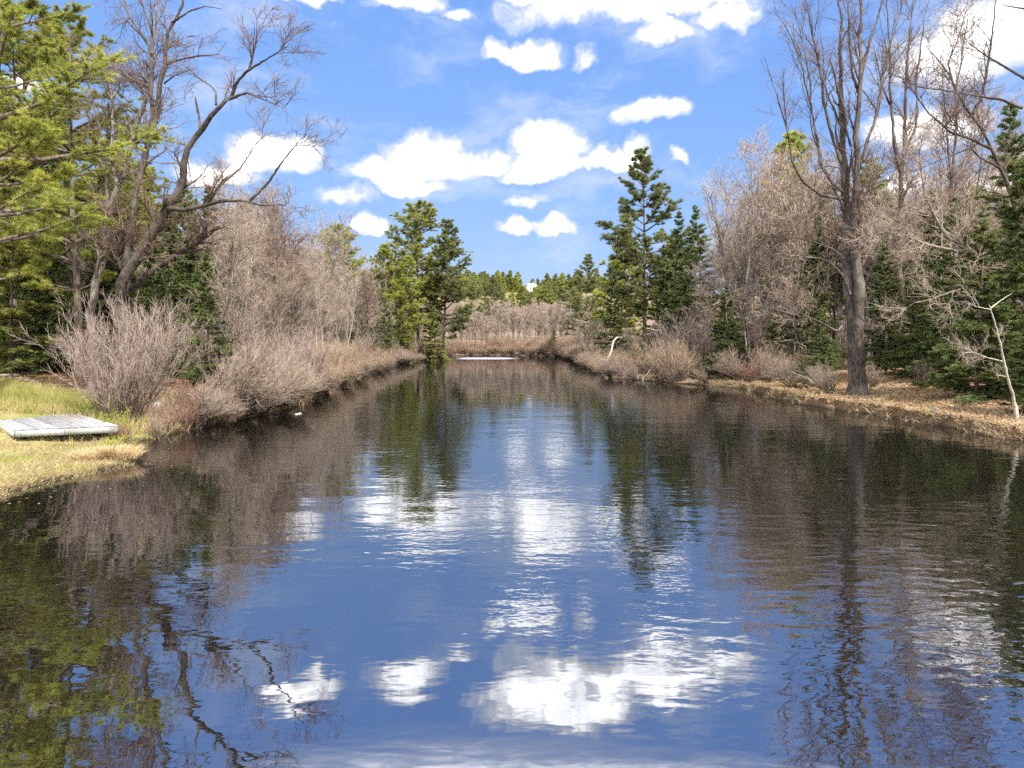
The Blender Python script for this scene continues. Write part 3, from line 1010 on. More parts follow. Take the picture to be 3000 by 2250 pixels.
hero('twin_trunk_maple', [
    ([(2507, 1166)] + c5([(1118, 1100), (1112, 900), (1100, 700), (1068, 560), (1062, 350), (1065, 150), (1052, 0)]) + c4([(1045, 1150), (1040, 1000), (1035, 800), (1020, 600), (1020, 400), (1030, 200), (1015, 50), (1010, -80)]), 0.56, 0.05, 0, 0.5),
    ([(2515, 1166)] + c5([(1140, 1000), (1140, 800), (1140, 600), (1130, 300), (1130, 60)]) + c4([(1125, 1200), (1125, 1050), (1130, 900), (1145, 700), (1150, 500), (1150, 300), (1150, 100), (1130, -80)]), 0.44, 0.06, -0.2, -1),
    (c4([(1040, 1290), (900, 1270), (770, 1170), (710, 1040), (680, 850), (630, 680), (575, 500), (535, 420)]), 0.13, 0.012, 0, -3),
    (c4([(1050, 1250), (960, 1180), (890, 1050), (870, 900), (850, 780), (810, 600), (760, 400), (730, 300), (650, 140)]), 0.14, 0.015, 0, 1.5),
    (c4([(1040, 1080), (1000, 980), (960, 850), (920, 700), (900, 520), (870, 350), (830, 180), (805, 0)]), 0.14, 0.03, 0.2, -1),
    (c4([(825, 650), (830, 560), (800, 380), (760, 200), (720, 40)]), 0.07, 0.02, 1, 2),
    (c4([(1140, 600), (1100, 480), (1080, 250), (1070, 0)]), 0.09, 0.03, -0.5, -2),
    (c4([(1160, 480), (1220, 260), (1280, 60), (1300, -60)]), 0.09, 0.03, -0.5, 1),
    (c4([(1110, 1180), (1200, 900), (1260, 720), (1290, 500), (1310, 400), (1350, 280), (1400, 120), (1430, -60)]), 0.13, 0.03, -0.4, 2),
    (c4([(1260, 720), (1180, 600), (1090, 500), (1000, 400)]), 0.05, 0.012, 0.8, 2),
    (c4([(1090, 950), (1060, 840), (1050, 700), (1000, 560), (960, 430)]), 0.08, 0.012, -0.3, -2),
    (c5([(1085, 580), (1030, 450), (950, 370), (880, 345), (800, 340), (760, 300)]), 0.13, 0.03, -0.3, -2),
    (c5([(1060, 760), (1000, 820), (850, 740), (700, 705), (520, 660), (420, 620)]), 0.07, 0.015, -0.3, -3.5),
    (c5([(1030, 660), (960, 600), (880, 480), (860, 380), (740, 300)]), 0.06, 0.012, -0.2, -2.5),
    (c5([(1050, 350), (960, 280), (850, 240), (700, 210), (560, 150)]), 0.07, 0.012, 0, 2.5),
], 43, 'tall bare maple with a thick twin trunk at the edge of the right bank', seed=13, h=19, limbs=110, br=330, tw=1200, twl=3000, ll=0.21, up=0.5, spread=0.42, tws=0.010)

hero('forked_maple', [
    ([(2655, 1110)] + c5([(1445, 760), (1420, 600), (1405, 400), (1410, 200), (1410, 0)]) + c4([(1415, 1200), (1415, 1080), (1440, 850), (1445, 650), (1455, 500), (1465, 300), (1480, 150), (1500, -40)]), 0.36, 0.05, 0, 1),
    (c4([(1410, 1110), (1370, 950), (1360, 750), (1340, 560), (1345, 350), (1330, 150), (1320, -50)]), 0.19, 0.04, 0.2, -1),
    (c4([(1425, 1000), (1500, 870), (1520, 700), (1510, 520), (1540, 330), (1560, 150), (1600, -20)]), 0.14, 0.03, 0.3, 2),
    (c4([(1345, 680), (1290, 560), (1260, 400), (1230, 280)]), 0.08, 0.015, 0, -2),
], 56, 'bare maple with forking stems behind the twin-trunk maple', seed=14, h=20, limbs=46, br=220, tw=900, twl=2500, ll=0.15, up=0.4, spread=0.5, tws=0.011)

hero('leaning_ash', [
    ([(3060, 1150)] + c5([(2280, 760), (2130, 590), (2040, 500), (1900, 370), (1760, 260), (1650, 130), (1600, 0)]) + c4([(1580, 1280), (1540, 1100), (1530, 900)]), 0.24, 0.04, 0, 1),
    (c5([(1860, 330), (1740, 290), (1590, 260), (1450, 200), (1310, 175), (1200, 200)]), 0.09, 0.015, 0.5, -2),
    (c5([(2000, 495), (1900, 520), (1750, 560), (1620, 610), (1480, 640)]), 0.08, 0.012, 0.3, -2),
    (c5([(1860, 330), (1800, 240), (1700, 170), (1540, 110), (1320, 90)]), 0.08, 0.012, 0.5, 2),
], 37, 'bare tree leaning left out of the firs at the right edge', seed=15, bark='bark_grey', twig='twig_grey', h=14, limbs=26, br=200, tw=1000, twl=3600, ll=0.12, up=0.1)

hero('curved_maple', [
    ([(3030, 1130), (3010, 900), (2985, 700)] + c4([(2120, 1220), (2050, 1080), (1990, 950), (1920, 800), (1830, 680), (1760, 590), (1710, 460), (1640, 370), (1560, 290)]), 0.26, 0.03, 0, 0),
    (c4([(1990, 960), (1870, 900), (1740, 860), (1600, 740), (1490, 590), (1410, 520)]), 0.11, 0.015, 0, -2),
    (c4([(1880, 740), (1940, 620), (1980, 420), (2010, 200), (2030, -30)]), 0.11, 0.03, 0, 1),
    (c4([(1770, 600), (1720, 420), (1800, 200), (1850, 20)]), 0.06, 0.012, 0, 2),
    (c4([(2200, 700), (2050, 640), (1900, 620), (1750, 590), (1560, 570), (1400, 520)]), 0.08, 0.012, -1, -2),
    (c4([(2240, 520), (2100, 440), (2000, 380), (1880, 300), (1820, 240)]), 0.09, 0.015, -1, 0),
    (c4([(2060, 1090), (1930, 1020), (1860, 960), (1640, 1050), (1480, 1120)]), 0.07, 0.012, 0, -2),
    (c4([(2240, 60), (2140, 45), (2060, 30)]), 0.05, 0.012, -1, -1),
], 40, 'bare maple whose curved trunk sweeps in from the right edge above the firs', seed=16, h=17, limbs=56, br=300, tw=1100, twl=3000, ll=0.13, up=0.25, spread=0.65)

hero('upright_maple', [
    ([(2800, 1090), (2790, 800)] + c4([(1735, 1300), (1745, 1130), (1770, 900), (1765, 700), (1770, 560), (1800, 400), (1830, 200), (1850, 60)]), 0.28, 0.03, 0, 0),
    (c4([(1740, 1160), (1800, 1080), (1870, 960), (1900, 830)]), 0.12, 0.04, 0, 1),
    (c4([(1740, 1150), (1720, 1000), (1715, 850), (1700, 700), (1680, 560), (1690, 380)]), 0.10, 0.02, 0, -2),
], 58, 'straight bare maple behind the firs on the right bank', seed=17, h=18, limbs=36, br=200, tw=800, twl=2200, ll=0.14, up=0.35, spread=0.5, tws=0.011)

hero('pale_sapling', [
    (c5([(2165, 1340), (2135, 1220), (2100, 1100), (2070, 950), (2040, 830), (2000, 680), (1985, 640)]), 0.075, 0.02, 0, -0.5),
    (c5([(2070, 1015), (1960, 985), (1880, 955), (1800, 960)]), 0.03, 0.008, 0, -1),
    (c5([(2000, 680), (1900, 660), (1830, 620)]), 0.025, 0.008, -0.4, -1),
    (c5([(1995, 670), (2060, 620), (2140, 570)]), 0.03, 0.008, -0.4, 0.5),
], 30.5, 'thin pale leaning sapling at the water on the far right', seed=18, bark='bark_birch', twig='twig_grey', h=7, limbs=12, br=60, tw=220, twl=500, ll=0.12, up=0.1, k=7, tws=0.007)

# ------------------------------------------------------------------ prototypes
BARE = [bare_tree(100 + i, 15, forks=f, up=u, spread=s, limbs=l) for i, (f, u, s, l) in enumerate([(2, .3, .8, 34), (4, .4, .6, 30), (3, .1, .95, 40), (1, .25, .9, 40), (5, .35, .6, 36)])]
DROOPY = [bare_tree(120 + i, 12, forks=3, up=-0.02, spread=1.15, limbs=46, droop=0.03, t0=0.2) for i in range(2)]
SLIMPALE = [bare_tree(131 + i, 13, forks=2, up=0.3, spread=0.65, limbs=26, bark='bark_birch', twig='twig_grey', r0=0.10, twl=900) for i in range(2)]
SLIMDARK = [bare_tree(134 + i, 13, forks=2, up=0.3, spread=0.6, limbs=28, bark='bark_maple', twig='twig_dark', r0=0.13, twl=900) for i in range(2)]
SLIM = [bare_tree(130, 16, forks=1, up=0.3, spread=0.7, limbs=36, bark='bark_maple', twig='twig_dark', r0=0.13)]
FARBARE = [bare_tree(140 + i, 14, forks=5, up=0.4, spread=0.6, limbs=40, tw=0.034, twl=1300, t0=0.12) for i in range(3)]
SHRUB_TAN = [shrub(200 + i, 2.6, w_, 42) for i, w_ in enumerate((1.0, 1.6, 1.3))]
SHRUB_RED = [shrub(210 + i, 2.2, w_, 46, twig='twig_red') for i, w_ in enumerate((1.1, 1.5))]
SHRUB_GREY = [shrub(220 + i, 3.6, w_, 40, twig='twig_bush', tw=0.015) for i, w_ in enumerate((1.5, 2.2))]
SHRUB_LEAN = [shrub(230 + i, 3.2, 1.1, 36, twig=tg, lean=(0.75, -0.1), tw=0.016, arch=0.05) for i, tg in enumerate(('twig_grey', 'twig_tan'))]
PINE = [white_pine(300, 30, 0.28, 0.25, 21, 'needle_pine', 0.46, 0.09, tri=110000, gap=0.06, topround=0.9, dens=1.3),
        white_pine(301, 30, 0.22, 0.29, 22, 'needle_blue', 0.44, 0.08, tri=100000, gap=0.24, topround=0.0, dens=1.2),
        white_pine(302, 24, 0.45, 0.18, 15, 'needle_pine', 0.48, 0.085, tri=50000, gap=0.15, topround=0.9),
        white_pine(303, 26, 0.18, 0.21, 24, 'needle_bright', 0.48, 0.085, tri=85000, gap=0.1, topround=0.5)]
FIR = [fir(400, 10, 0.27, 'needle_fir', droop=0.25), fir(401, 12, 0.22, 'needle_fir', droop=0.35, tri=80000), fir(402, 9, 0.30, 'needle_hemlock', droop=0.3, tri=60000, ragged=0.45), fir(403, 14, 0.21, 'needle_fir', droop=0.3, tri=70000, ragged=0.4)]
FARPINE = [white_pine(320 + i, 18, 0.12, 0.24, 14, nd, 0.9, 0.26, tri=16000, gap=0.1, topround=0.5) for i, nd in enumerate(('needle_blue', 'needle_pine'))]
NEARPINE = white_pine(330, 22, 0.26, 0.25, 13, 'needle_bright', 0.22, 0.022, tri=140000, gap=0.30, topround=0.5, dens=1.5)

ORD = ['first', 'second', 'third', 'fourth', 'fifth', 'sixth']
def rank(px, others):
    return ORD[sorted(others).index(px)]


def spot(px, D):
    return ((px - 1500.0) * D / F, D)


# ------------------------------------------------------------------ the left wood
plant('near_white_pine', NEARPINE, spot(-60, 29), 0.6, 1.0, 'bright yellow-green white pine at the left edge of the photo', 'tree', None)
plant('white_pine', NEARPINE, spot(236, 41), 2.3, 0.98, 'white pine with a straight trunk left of the grey maple', 'tree', None)
plant('white_pine', PINE[0], spot(40, 50), 1.2, 0.85, 'tall white pine at the far left behind the bright pine', 'tree', None)
plant('fir', FIR[0], spot(150, 44), 0.2, 1.0, 'lit green fir in the left wood behind the deck', 'tree', None)
plant('hemlock', FIR[2], spot(30, 42), 1.4, 1.1, 'dark hemlock at the left edge above the leaf-strewn ground', 'tree', None)
plant('fir', FIR[1], spot(612, 44), 2.2, 0.72, 'dark green fir right of the big leaning maple', 'tree', None)
rnd = random.Random(3)
for i in range(34):
    px = rnd.uniform(-120, 640)
    D = rnd.uniform(46, 85)
    pr = FIR[rnd.randrange(4)]
    plant('conifer', pr, spot(px, D), rnd.uniform(0, 6), rnd.uniform(0.75, 1.25), 'conifer in the depth of the left wood', 'tree', 'conifers in the depth of the left wood')
for i in range(5):
    px = (90, 330, 520, -40, 430)[i]
    D = (70, 66, 90, 60, 80)[i]
    plant('background_pine', PINE[(0, 3, 1, 3, 0)[i]], spot(px, D), i * 1.3, (0.8, 0.75, 0.7, 0.9, 0.72)[i], rank(px, (90, 330, 520, -40, 430)) + ' white pine from the left rising behind the left maples', 'tree', 'white pines behind the left maples')


def tree_ok(x, y, s_min):
    return shore_dist(x, y)[0] > s_min


placed = []
def free(x, y, r):
    for (a, b) in placed:
        if (a - x) ** 2 + (b - y) ** 2 < r * r:
            return False
    placed.append((x, y))
    return True


n = 0
while n < 150:
    y = rnd.uniform(42, 170)
    s = rnd.uniform(3.0, 38) if y < 120 else rnd.uniform(3, 30)
    x = np.interp(y, [p[1] for p in LEFT], [p[0] for p in LEFT]) - s
    if not tree_ok(x, y, 2.5) or not free(x, y, 2.6):
        continue
    px = 1500 + x / y * F
    if px < 640 and rnd.random() < 0.8 or px < -100:
        continue
    sc_ = rnd.uniform(0.65, 1.0) if rnd.random() < 0.65 else rnd.uniform(1.0, 1.45)
    sc_ *= 1.0 if s > 8 else 0.75
    plant('bare_tree', BARE[rnd.randrange(5)], (x, y), rnd.uniform(0, 6.28), sc_, 'bare grey tree in the wood along the left shore', 'tree', 'bare trees along the left shore')
    n += 1
plant('slim_maple', SLIM[0], spot(853, 62), 0.4, 0.98, 'slim dark-stemmed bare maple alone above the left shore brush', 'tree')
for i, (px, D, sc_) in enumerate([(700, 52, .8), (760, 58, .95), (930, 74, .9), (800, 66, 1.0), (1010, 90, .95), (1080, 104, 1.0), (660, 50, .9), (890, 70, .75)]):
    x, y = spot(px, D)
    while shore_dist(x, y)[0] < 2.0:
        x -= 0.4
    if i % 2:
        plant('dark_stemmed_tree', SLIMDARK[i % 4 // 2], (x, y), i * 1.1, sc_, rank(px, (760, 800, 1080, 890)) + ' slender dark-stemmed bare tree from the left in the left shore thicket', 'tree', 'dark slender trees of the left thicket')
    else:
        plant('pale_stemmed_tree', SLIMPALE[i % 4 // 2], (x, y), i * 1.1, sc_, rank(px, (700, 930, 1010, 660)) + ' slender pale-stemmed bare tree from the left in the left shore thicket', 'tree', 'pale slender trees of the left thicket')
for i, (px, D, sc_) in enumerate([(705, 60, .55), (940, 92, .8), (1040, 112, .95), (860, 84, .8)]):
    plant('hemlock', FIR[2 if i % 2 else 1], spot(px, D), i * 1.9, sc_, ('young green fir in the left thicket right of the dark fir', 'hemlock half hidden in the middle of the left thicket', 'fir in the left thicket below the bare-stemmed pine', 'hemlock behind the slim dark-stemmed maple')[i], 'tree')
# pines on the left point
plant('white_pine', PINE[0], spot(1225, 136), 0.3, 0.98, 'tallest round-topped white pine on the left shore', 'tree')
plant('white_pine', PINE[1], spot(1297, 134), 2.0, 0.92, 'ragged white pine right of the tallest round-topped pine', 'tree')
plant('white_pine', PINE[2], spot(992, 125), 1.0, 0.94, 'round-headed pine on a bare stem above the left thicket', 'tree')
plant('white_pine', PINE[3], spot(1112, 128), 1.0, 0.76, 'bushy pine left of the tallest round-topped pine', 'tree')
plant('white_pine', PINE[3], spot(1180, 124), 2.7, 0.70, 'lower bright pine in front of the tallest round-topped pine', 'tree')
plant('hemlock', FIR[2], spot(1268, 128), 0.7, 1.15, 'green hemlock under the pines at the tip of the left shore', 'tree')
plant('fir', FIR[1], spot(1130, 112), 0.2, 0.85, 'dark fir standing among bare trees below the bushy pine', 'tree')
plant('hemlock', FIR[2], spot(1175, 116), 3.2, 0.95, 'hemlock below the tallest round-topped pine', 'tree')

# ------------------------------------------------------------------ the right wood
plant('white_pine', PINE[1], spot(1885, 101), 0.9, 0.99, 'tall ragged white pine on the right shore behind the white snag', 'tree')
plant('white_pine', PINE[3], spot(1820, 116), 0.5, 0.80, 'yellow-green pine left of the tall ragged pine', 'tree')
plant('white_pine', PINE[3], spot(1955, 120), 2.5, 0.74, 'yellow-green pine right of the tall ragged pine', 'tree')
plant('white_pine', PINE[1], spot(1716, 150), 3.9, 0.72, 'small ragged pine at the head of the right shore', 'tree')
plant('spruce', FIR[3], spot(1985, 92), 0.5, 1.38, 'brown-topped spruce right of the tall ragged pine', 'tree')
plant('spruce', FIR[3], spot(2058, 95), 2.5, 1.44, 'dark spire-topped spruce on the right shore', 'tree')
plant('fir', FIR[1], spot(1800, 95), 2.5, 1.05, 'green fir at the water below the yellow-green pine', 'tree')
plant('fir', FIR[0], spot(1935, 86), 1.5, 1.3, 'dark fir right of the foot of the tall ragged pine', 'tree')
plant('fir', FIR[1], spot(2015, 82), 4.5, 1.25, 'dark fir below the two spruces', 'tree')
plant('hemlock', FIR[2], spot(2090, 80), 4.5, 0.95, 'yellowish hemlock below the spire-topped spruce', 'tree')
plant('fir', FIR[0], spot(2395, 49), 1.0, 0.56, 'small green fir left of the twin-trunk maple', 'tree')
plant('fir', FIR[1], spot(2595, 50), 2.0, 0.8, 'green fir right behind the twin-trunk maple', 'tree')
plant('fir', FIR[0], spot(2690, 47), 3.0, 0.75, 'dark fir between the twin-trunk maple and the big firs', 'tree')
plant('fir', FIR[0], spot(2860, 37), 0.4, 1.0, 'broad green fir low over the leaf-strewn right bank', 'tree')
plant('fir', FIR[1], spot(3010, 36), 1.4, 1.0, 'big dark fir at the right edge of the photo', 'tree')
plant('fir', FIR[0], spot(3030, 31.5), 4.4, 0.5, 'young fir by the water behind the pale sapling', 'tree')
plant('spruce', FIR[3], spot(3000, 43), 1.4, 1.2, 'tall dark spruce rising at the right edge', 'tree')
plant('fir', FIR[1], spot(2790, 44), 5.0, 0.95, 'green fir behind the broad low fir', 'tree')
plant('white_pine', PINE[3], spot(2365, 82), 5.0, 1.0, 'pine rising behind the twin-trunk maple', 'tree')
plant('white_pine', PINE[1], spot(2540, 78), 1.0, 0.72, 'pine right of the twin-trunk maple in the wood', 'tree')
plant('white_pine', PINE[3], spot(2830, 75), 2.0, 0.70, 'pine behind the upright maple', 'tree')
for i in range(26):
    px = rnd.uniform(2080, 3100)
    D = rnd.uniform(56, 100)
    plant('conifer', FIR[rnd.randrange(4)], spot(px, D), rnd.uniform(0, 6), rnd.uniform(0.7, 1.1), 'conifer in the depth of the right wood', 'tree', 'conifers in the depth of the right wood')
n = 0
while n < 84:
    y = rnd.uniform(58, 125)
    x = rnd.uniform(14, 75)
    if not tree_ok(x, y, 3.5) or not free(x, y, 2.8):
        continue
    px = 1500 + x / y * F
    if px > 3150 or px < 2110:
        continue
    plant('bare_tree', BARE[rnd.randrange(5)], (x, y), rnd.uniform(0, 6.28), rnd.uniform(0.95, 1.5), 'bare grey tree in the wood along the right shore', 'tree', 'bare trees along the right shore')
    n += 1
for i, (px, D, sc_) in enumerate([(2150, 64, 1.0), (2230, 61, 1.05), (2300, 60, 0.95), (2090, 70, 0.9)]):
    plant('drooping_tree', DROOPY[i % 2], spot(px, D), i * 1.7 + 0.5, sc_, rank(px, (2150, 2230, 2300, 2090)) + ' bare tree with drooping pale branches from the left above the right shore brush', 'tree', 'drooping bare trees on the right shore')
for i, (px, D, sc_) in enumerate([(1755, 112, 0.62), (1722, 128, 0.6), (1700, 140, 0.65), (1740, 122, 0.7), (1690, 150, 0.7)]):
    plant('drooping_tree', DROOPY[i % 2], spot(px, D), i * 1.3, sc_, rank(px, (1755, 1722, 1700, 1740, 1690)) + ' small bare tree from the left hanging over the water at the narrows', 'tree', 'small bare trees at the narrows')

for i, (px, D, sc_) in enumerate([(2190, 68, 1.1), (2260, 64, 1.25), (2345, 60, 1.2), (2440, 62, 1.3), (2120, 76, 1.2), (2570, 60, 1.2), (2740, 56, 1.1), (2310, 72, 1.4)]):
    if i % 2:
        plant('dark_stemmed_tree', SLIMDARK[i % 4 // 2], spot(px, D), i * 0.9, sc_, rank(px, (2260, 2440, 2570, 2310)) + ' tall dark-stemmed bare tree from the left before the right wood', 'tree', 'dark slender trees of the right wood')
    else:
        plant('pale_stemmed_tree', SLIMPALE[i % 4 // 2], spot(px, D), i * 0.9, sc_, rank(px, (2190, 2345, 2120, 2740)) + ' tall pale-stemmed bare tree from the left before the right wood', 'tree', 'pale slender trees of the right wood')

# ------------------------------------------------------------------ far shore, valley and hill
plant('small_fir', FIR[0], spot(1621, 168), 0.6, 0.62, 'single small dark fir on the far shore', 'tree')
n = 0
while n < 290:
    y = 173 + 170 * rnd.random() ** 1.3
    x = rnd.uniform(-0.16, 0.17) * y
    if not tree_ok(x, y, 3) or not free(x, y, 2.0):
        continue
    plant('far_bare_tree', FARBARE[rnd.randrange(3)], (x, y), rnd.uniform(0, 6.28), rnd.uniform(0.5, 0.82), 'bare tree in the valley wood beyond the far shore', 'tree', 'bare trees of the valley wood')
    n += 1
plant('valley_pine', PINE[1], spot(1452, 235), 0.6, 0.72, 'lone pine standing above the bare valley wood', 'tree')
for i in range(34):
    y = rnd.uniform(360, 415)
    px = rnd.choice([rnd.uniform(1500, 1700), rnd.uniform(1540, 1660), rnd.uniform(1380, 1700)])
    plant('slope_pine', FARPINE[i % 2], spot(px, y), rnd.uniform(0, 6), rnd.uniform(0.5, 0.75), 'yellow-green pine in the belt below the hill field', 'tree', 'pines in the belt below the hill field')
for i in range(170):
    y = rnd.uniform(575, 690)
    px = rnd.uniform(1230, 1780)
    if 1515 < px < 1595 and y < 660:
        continue
    plant('hilltop_pine', FARPINE[rnd.randrange(2)], spot(px, y), rnd.uniform(0, 6), rnd.uniform(0.75, 1.1), 'conifer on the crest of the far hill', 'tree', 'conifers on the crest of the far hill')
for i in range(60):
    y = rnd.uniform(420, 570)
    px = rnd.uniform(1230, 1470)
    plant('hilltop_pine', FARPINE[rnd.randrange(2)], spot(px, y), rnd.uniform(0, 6), rnd.uniform(0.5, 0.9), 'conifer on the left flank of the far hill', 'tree', 'conifers on the left flank of the far hill')

# ------------------------------------------------------------------ shrubs
def bush(name, me, loc, rz, sc_, label, group, tilt=(0, 0)):
    x, y = loc
    o = link(name, me, None, label, 'shrub', group, loc=(x, y, hgt(x, y) - 0.05))
    o.rotation_euler = (tilt[0], tilt[1], rz)
    o.scale = (sc_, sc_, sc_)
    return o


big = shrub(250, 4.5, 2.75, 85, tw=0.013, twig='twig_bush', twl=5200, base_r=0.7)
bush('round_bush', big, spot(366, 30.5), 0.3, 1.0, 'large round leafless bush of grey-pink twigs beside the deck', None)
roundr = shrub(251, 3.2, 2.6, 80, tw=0.017, twig='twig_tan', twl=3200, base_r=0.8)
bush('round_bush', roundr, spot(1965, 66.5), 0.3, 1.0, 'rounded tan bush on the right shore right of the white snag', None)
lean_big = shrub(252, 4.0, 1.2, 46, tw=0.014, twig='twig_grey', lean=(1.15, -0.2), twl=4200, arch=0.06)
bush('leaning_alder', lean_big, (-14.6, 34.5), 0.0, 1.0, 'bare alder clump leaning far out over the water left', None)
bush('leaning_alder', lean_big, (-14.0, 38.5), 0.25, 0.85, 'second bare alder clump leaning over the water behind the first', None)
n = 0
while n < 150:
    y = 30 + 138 * rnd.random() ** 1.25
    x = np.interp(y, [p[1] for p in LEFT], [p[0] for p in LEFT]) - rnd.uniform(0.3, 6.5) * (1 + y / 120)
    s = shore_dist(x, y)[0]
    px = 1500 + x / y * F
    if s < 0.25 or px < 560 or (y < 46 and px < 700 and s > 3):
        continue
    q = rnd.random()
    if s < 1.6 and q < 0.45:
        bush('shore_shrub', SHRUB_LEAN[rnd.randrange(2)], (x, y), rnd.uniform(-0.5, 0.5), rnd.uniform(0.5, 0.85), 'leafless shrub leaning to the water in the left shore thicket', 'shrubs leaning from the left shore')
    elif q < 0.6:
        bush('shore_shrub', SHRUB_TAN[rnd.randrange(3)], (x, y), rnd.uniform(0, 6), rnd.uniform(0.7, 1.25), 'tan leafless shrub in the left shore thicket', 'tan shrubs of the left shore')
    elif q < 0.78:
        bush('shore_shrub', SHRUB_GREY[rnd.randrange(2)], (x, y), rnd.uniform(0, 6), rnd.uniform(0.7, 1.1), 'tall grey leafless shrub in the left shore thicket', 'grey shrubs of the left shore')
    else:
        bush('shore_shrub', SHRUB_RED[rnd.randrange(2)], (x, y), rnd.uniform(0, 6), rnd.uniform(0.6, 1.1), 'reddish leafless shrub in the left shore thicket', 'reddish shrubs of the left shore')
    n += 1
n = 0
while n < 95:
    y = rnd.uniform(55, 160)
    x = np.interp(y, [p[1] for p in RIGHT[::-1]], [p[0] for p in RIGHT[::-1]]) + rnd.uniform(0.3, 7.5)
    s = shore_dist(x, y)[0]
    if s < 0.25 or s > 7:
        continue
    q = rnd.random()
    if q < 0.55:
        bush('shore_shrub', SHRUB_TAN[rnd.randrange(3)], (x, y), rnd.uniform(0, 6), rnd.uniform(0.5, 1.0), 'tan leafless shrub in the right shore thicket', 'tan shrubs of the right shore')
    elif q < 0.85:
        bush('shore_shrub', SHRUB_LEAN[rnd.randrange(2)], (x, y), 3.14 + rnd.uniform(-0.6, 0.6), rnd.uniform(0.5, 0.9), 'leafless shrub leaning to the water in the right shore thicket', 'shrubs leaning from the right shore')
    else:
        bush('shore_shrub', SHRUB_RED[rnd.randrange(2)], (x, y), rnd.uniform(0, 6), rnd.uniform(0.5, 0.9), 'reddish leafless shrub in the right shore thicket', 'reddish shrubs of the right shore')
    n += 1
n = 0
while n < 130:
    y = 29 + 135 * rnd.random() ** 1.7
    x = np.interp(y, [p[1] for p in LEFT], [p[0] for p in LEFT]) - rnd.uniform(-0.5, 1.0)
    s = shore_dist(x, y)[0]
    if s < -0.05 or s > 0.9 or (y < 33 and 1500 + x / y * F < 560):
        continue
    bush('waterline_shrub', (SHRUB_LEAN + [SHRUB_RED[0]])[rnd.randrange(3)], (x, y), rnd.uniform(-0.6, 0.3), rnd.uniform(0.35, 0.75), 'low leafless shrub hanging over the left waterline', 'shrubs hanging over the left waterline')
    n += 1
n = 0
while n < 70:
    y = rnd.uniform(57, 160)
    x = np.interp(y, [p[1] for p in RIGHT[::-1]], [p[0] for p in RIGHT[::-1]]) + rnd.uniform(-0.5, 1.0)
    s = shore_dist(x, y)[0]
    if s < -0.05 or s > 0.9:
        continue
    bush('waterline_shrub', (SHRUB_LEAN + [SHRUB_TAN[0]])[rnd.randrange(3)], (x, y), 3.14 + rnd.uniform(-0.3, 0.6), rnd.uniform(0.35, 0.7), 'low leafless shrub hanging over the right waterline', 'shrubs hanging over the right waterline')
    n += 1
n = 0
while n < 75:
    y = rnd.uniform(44, 165)
    x = np.interp(y, [p[1] for p in LEFT], [p[0] for p in LEFT]) - rnd.uniform(6, 26)
    if 1500 + x / y * F < 640:
        continue
    bush('wood_shrub', SHRUB_GREY[rnd.randrange(2)], (x, y), rnd.uniform(0, 6), rnd.uniform(1.0, 1.7), 'tall grey shrub under the trees of the left wood', 'tall shrubs under the left trees')
    n += 1
n = 0
while n < 55:
    y = rnd.uniform(58, 120)
    x = rnd.uniform(16, 70)
    if not 4 < shore_dist(x, y)[0] < 30 or 1500 + x / y * F > 3100:
        continue
    bush('wood_shrub', SHRUB_GREY[rnd.randrange(2)], (x, y), rnd.uniform(0, 6), rnd.uniform(0.9, 1.5), 'tall grey shrub under the trees of the right wood', 'tall shrubs under the right trees')
    n += 1
for i in range(130):
    x = rnd.uniform(-24, 22)
    y = 164 + 14 * rnd.random()
    if shore_dist(x, y)[0] < 0.4:
        continue
    q = rnd.random()
    bush('shore_shrub', (SHRUB_RED if q < 0.5 else SHRUB_TAN)[rnd.randrange(2)], (x, y), rnd.uniform(0, 6), rnd.uniform(0.8, 1.4), 'leafless shrub in the low brush of the far shore', 'shrubs of the far shore')
FARLINE = np.array([(-21, 165), (-8, 170), (4, 166), (9.5, 160), (11.2, 146), (11.4, 126)], float)
for i in range(90):
    p = resample(np.concatenate([FARLINE, np.zeros((6, 1))], 1), 91)[i]
    x, y = p[0] + rnd.uniform(-0.6, 0.6), p[1] + rnd.uniform(-0.6, 0.6)
    for _ in range(12):
        if shore_dist(x, y)[0] > 0.05:
            break
        x, y = x + (0.15 if p[0] > 6 else 0), y + 0.25
    bush('waterline_shrub', (SHRUB_RED + SHRUB_TAN)[rnd.randrange(4)], (x, y), rnd.uniform(0, 6), rnd.uniform(0.5, 0.9), 'low leafless shrub on the far waterline', 'shrubs on the far waterline')
for i, (px, D, sc_) in enumerate([(2330, 50, 0.7), (2420, 46.5, 0.55), (2440, 44, 0.6), (2560, 45, 0.45), (2700, 42, 0.5), (2240, 57, 0.8)]):
    bush('bank_shrub', SHRUB_LEAN[0], spot(px, D), 3.0 + i * 0.4, sc_, rank(px, (2330, 2420, 2440, 2560, 2700, 2240)) + ' thin leafless shrub from the left on the right cut bank', 'thin shrubs on the cut bank')

# ------------------------------------------------------------------ grass, straw and leaf litter
def scatter(nn, xr, yr, smin, smax, rng, test=None):
    x = rng.uniform(*xr, nn)
    y = rng.uniform(*yr, nn)
    s = shore_dist(x, y)
    ok = (s > smin) & (s < smax)
    if test is not None:
        ok &= test(x, y, s)
    x, y = x[ok], y[ok]
    return np.stack([x, y, height(x, y) - 0.01], 1)


def deck_clear(x, y, s):
    return ~in_deck(x, y)


DECK_FL = np.array([-18.0, 25.7])
DECK_FR = np.array([-14.9, 26.9])
DECK_DIR = np.array([-0.70, 0.714])
DECK_LEN = 5.6


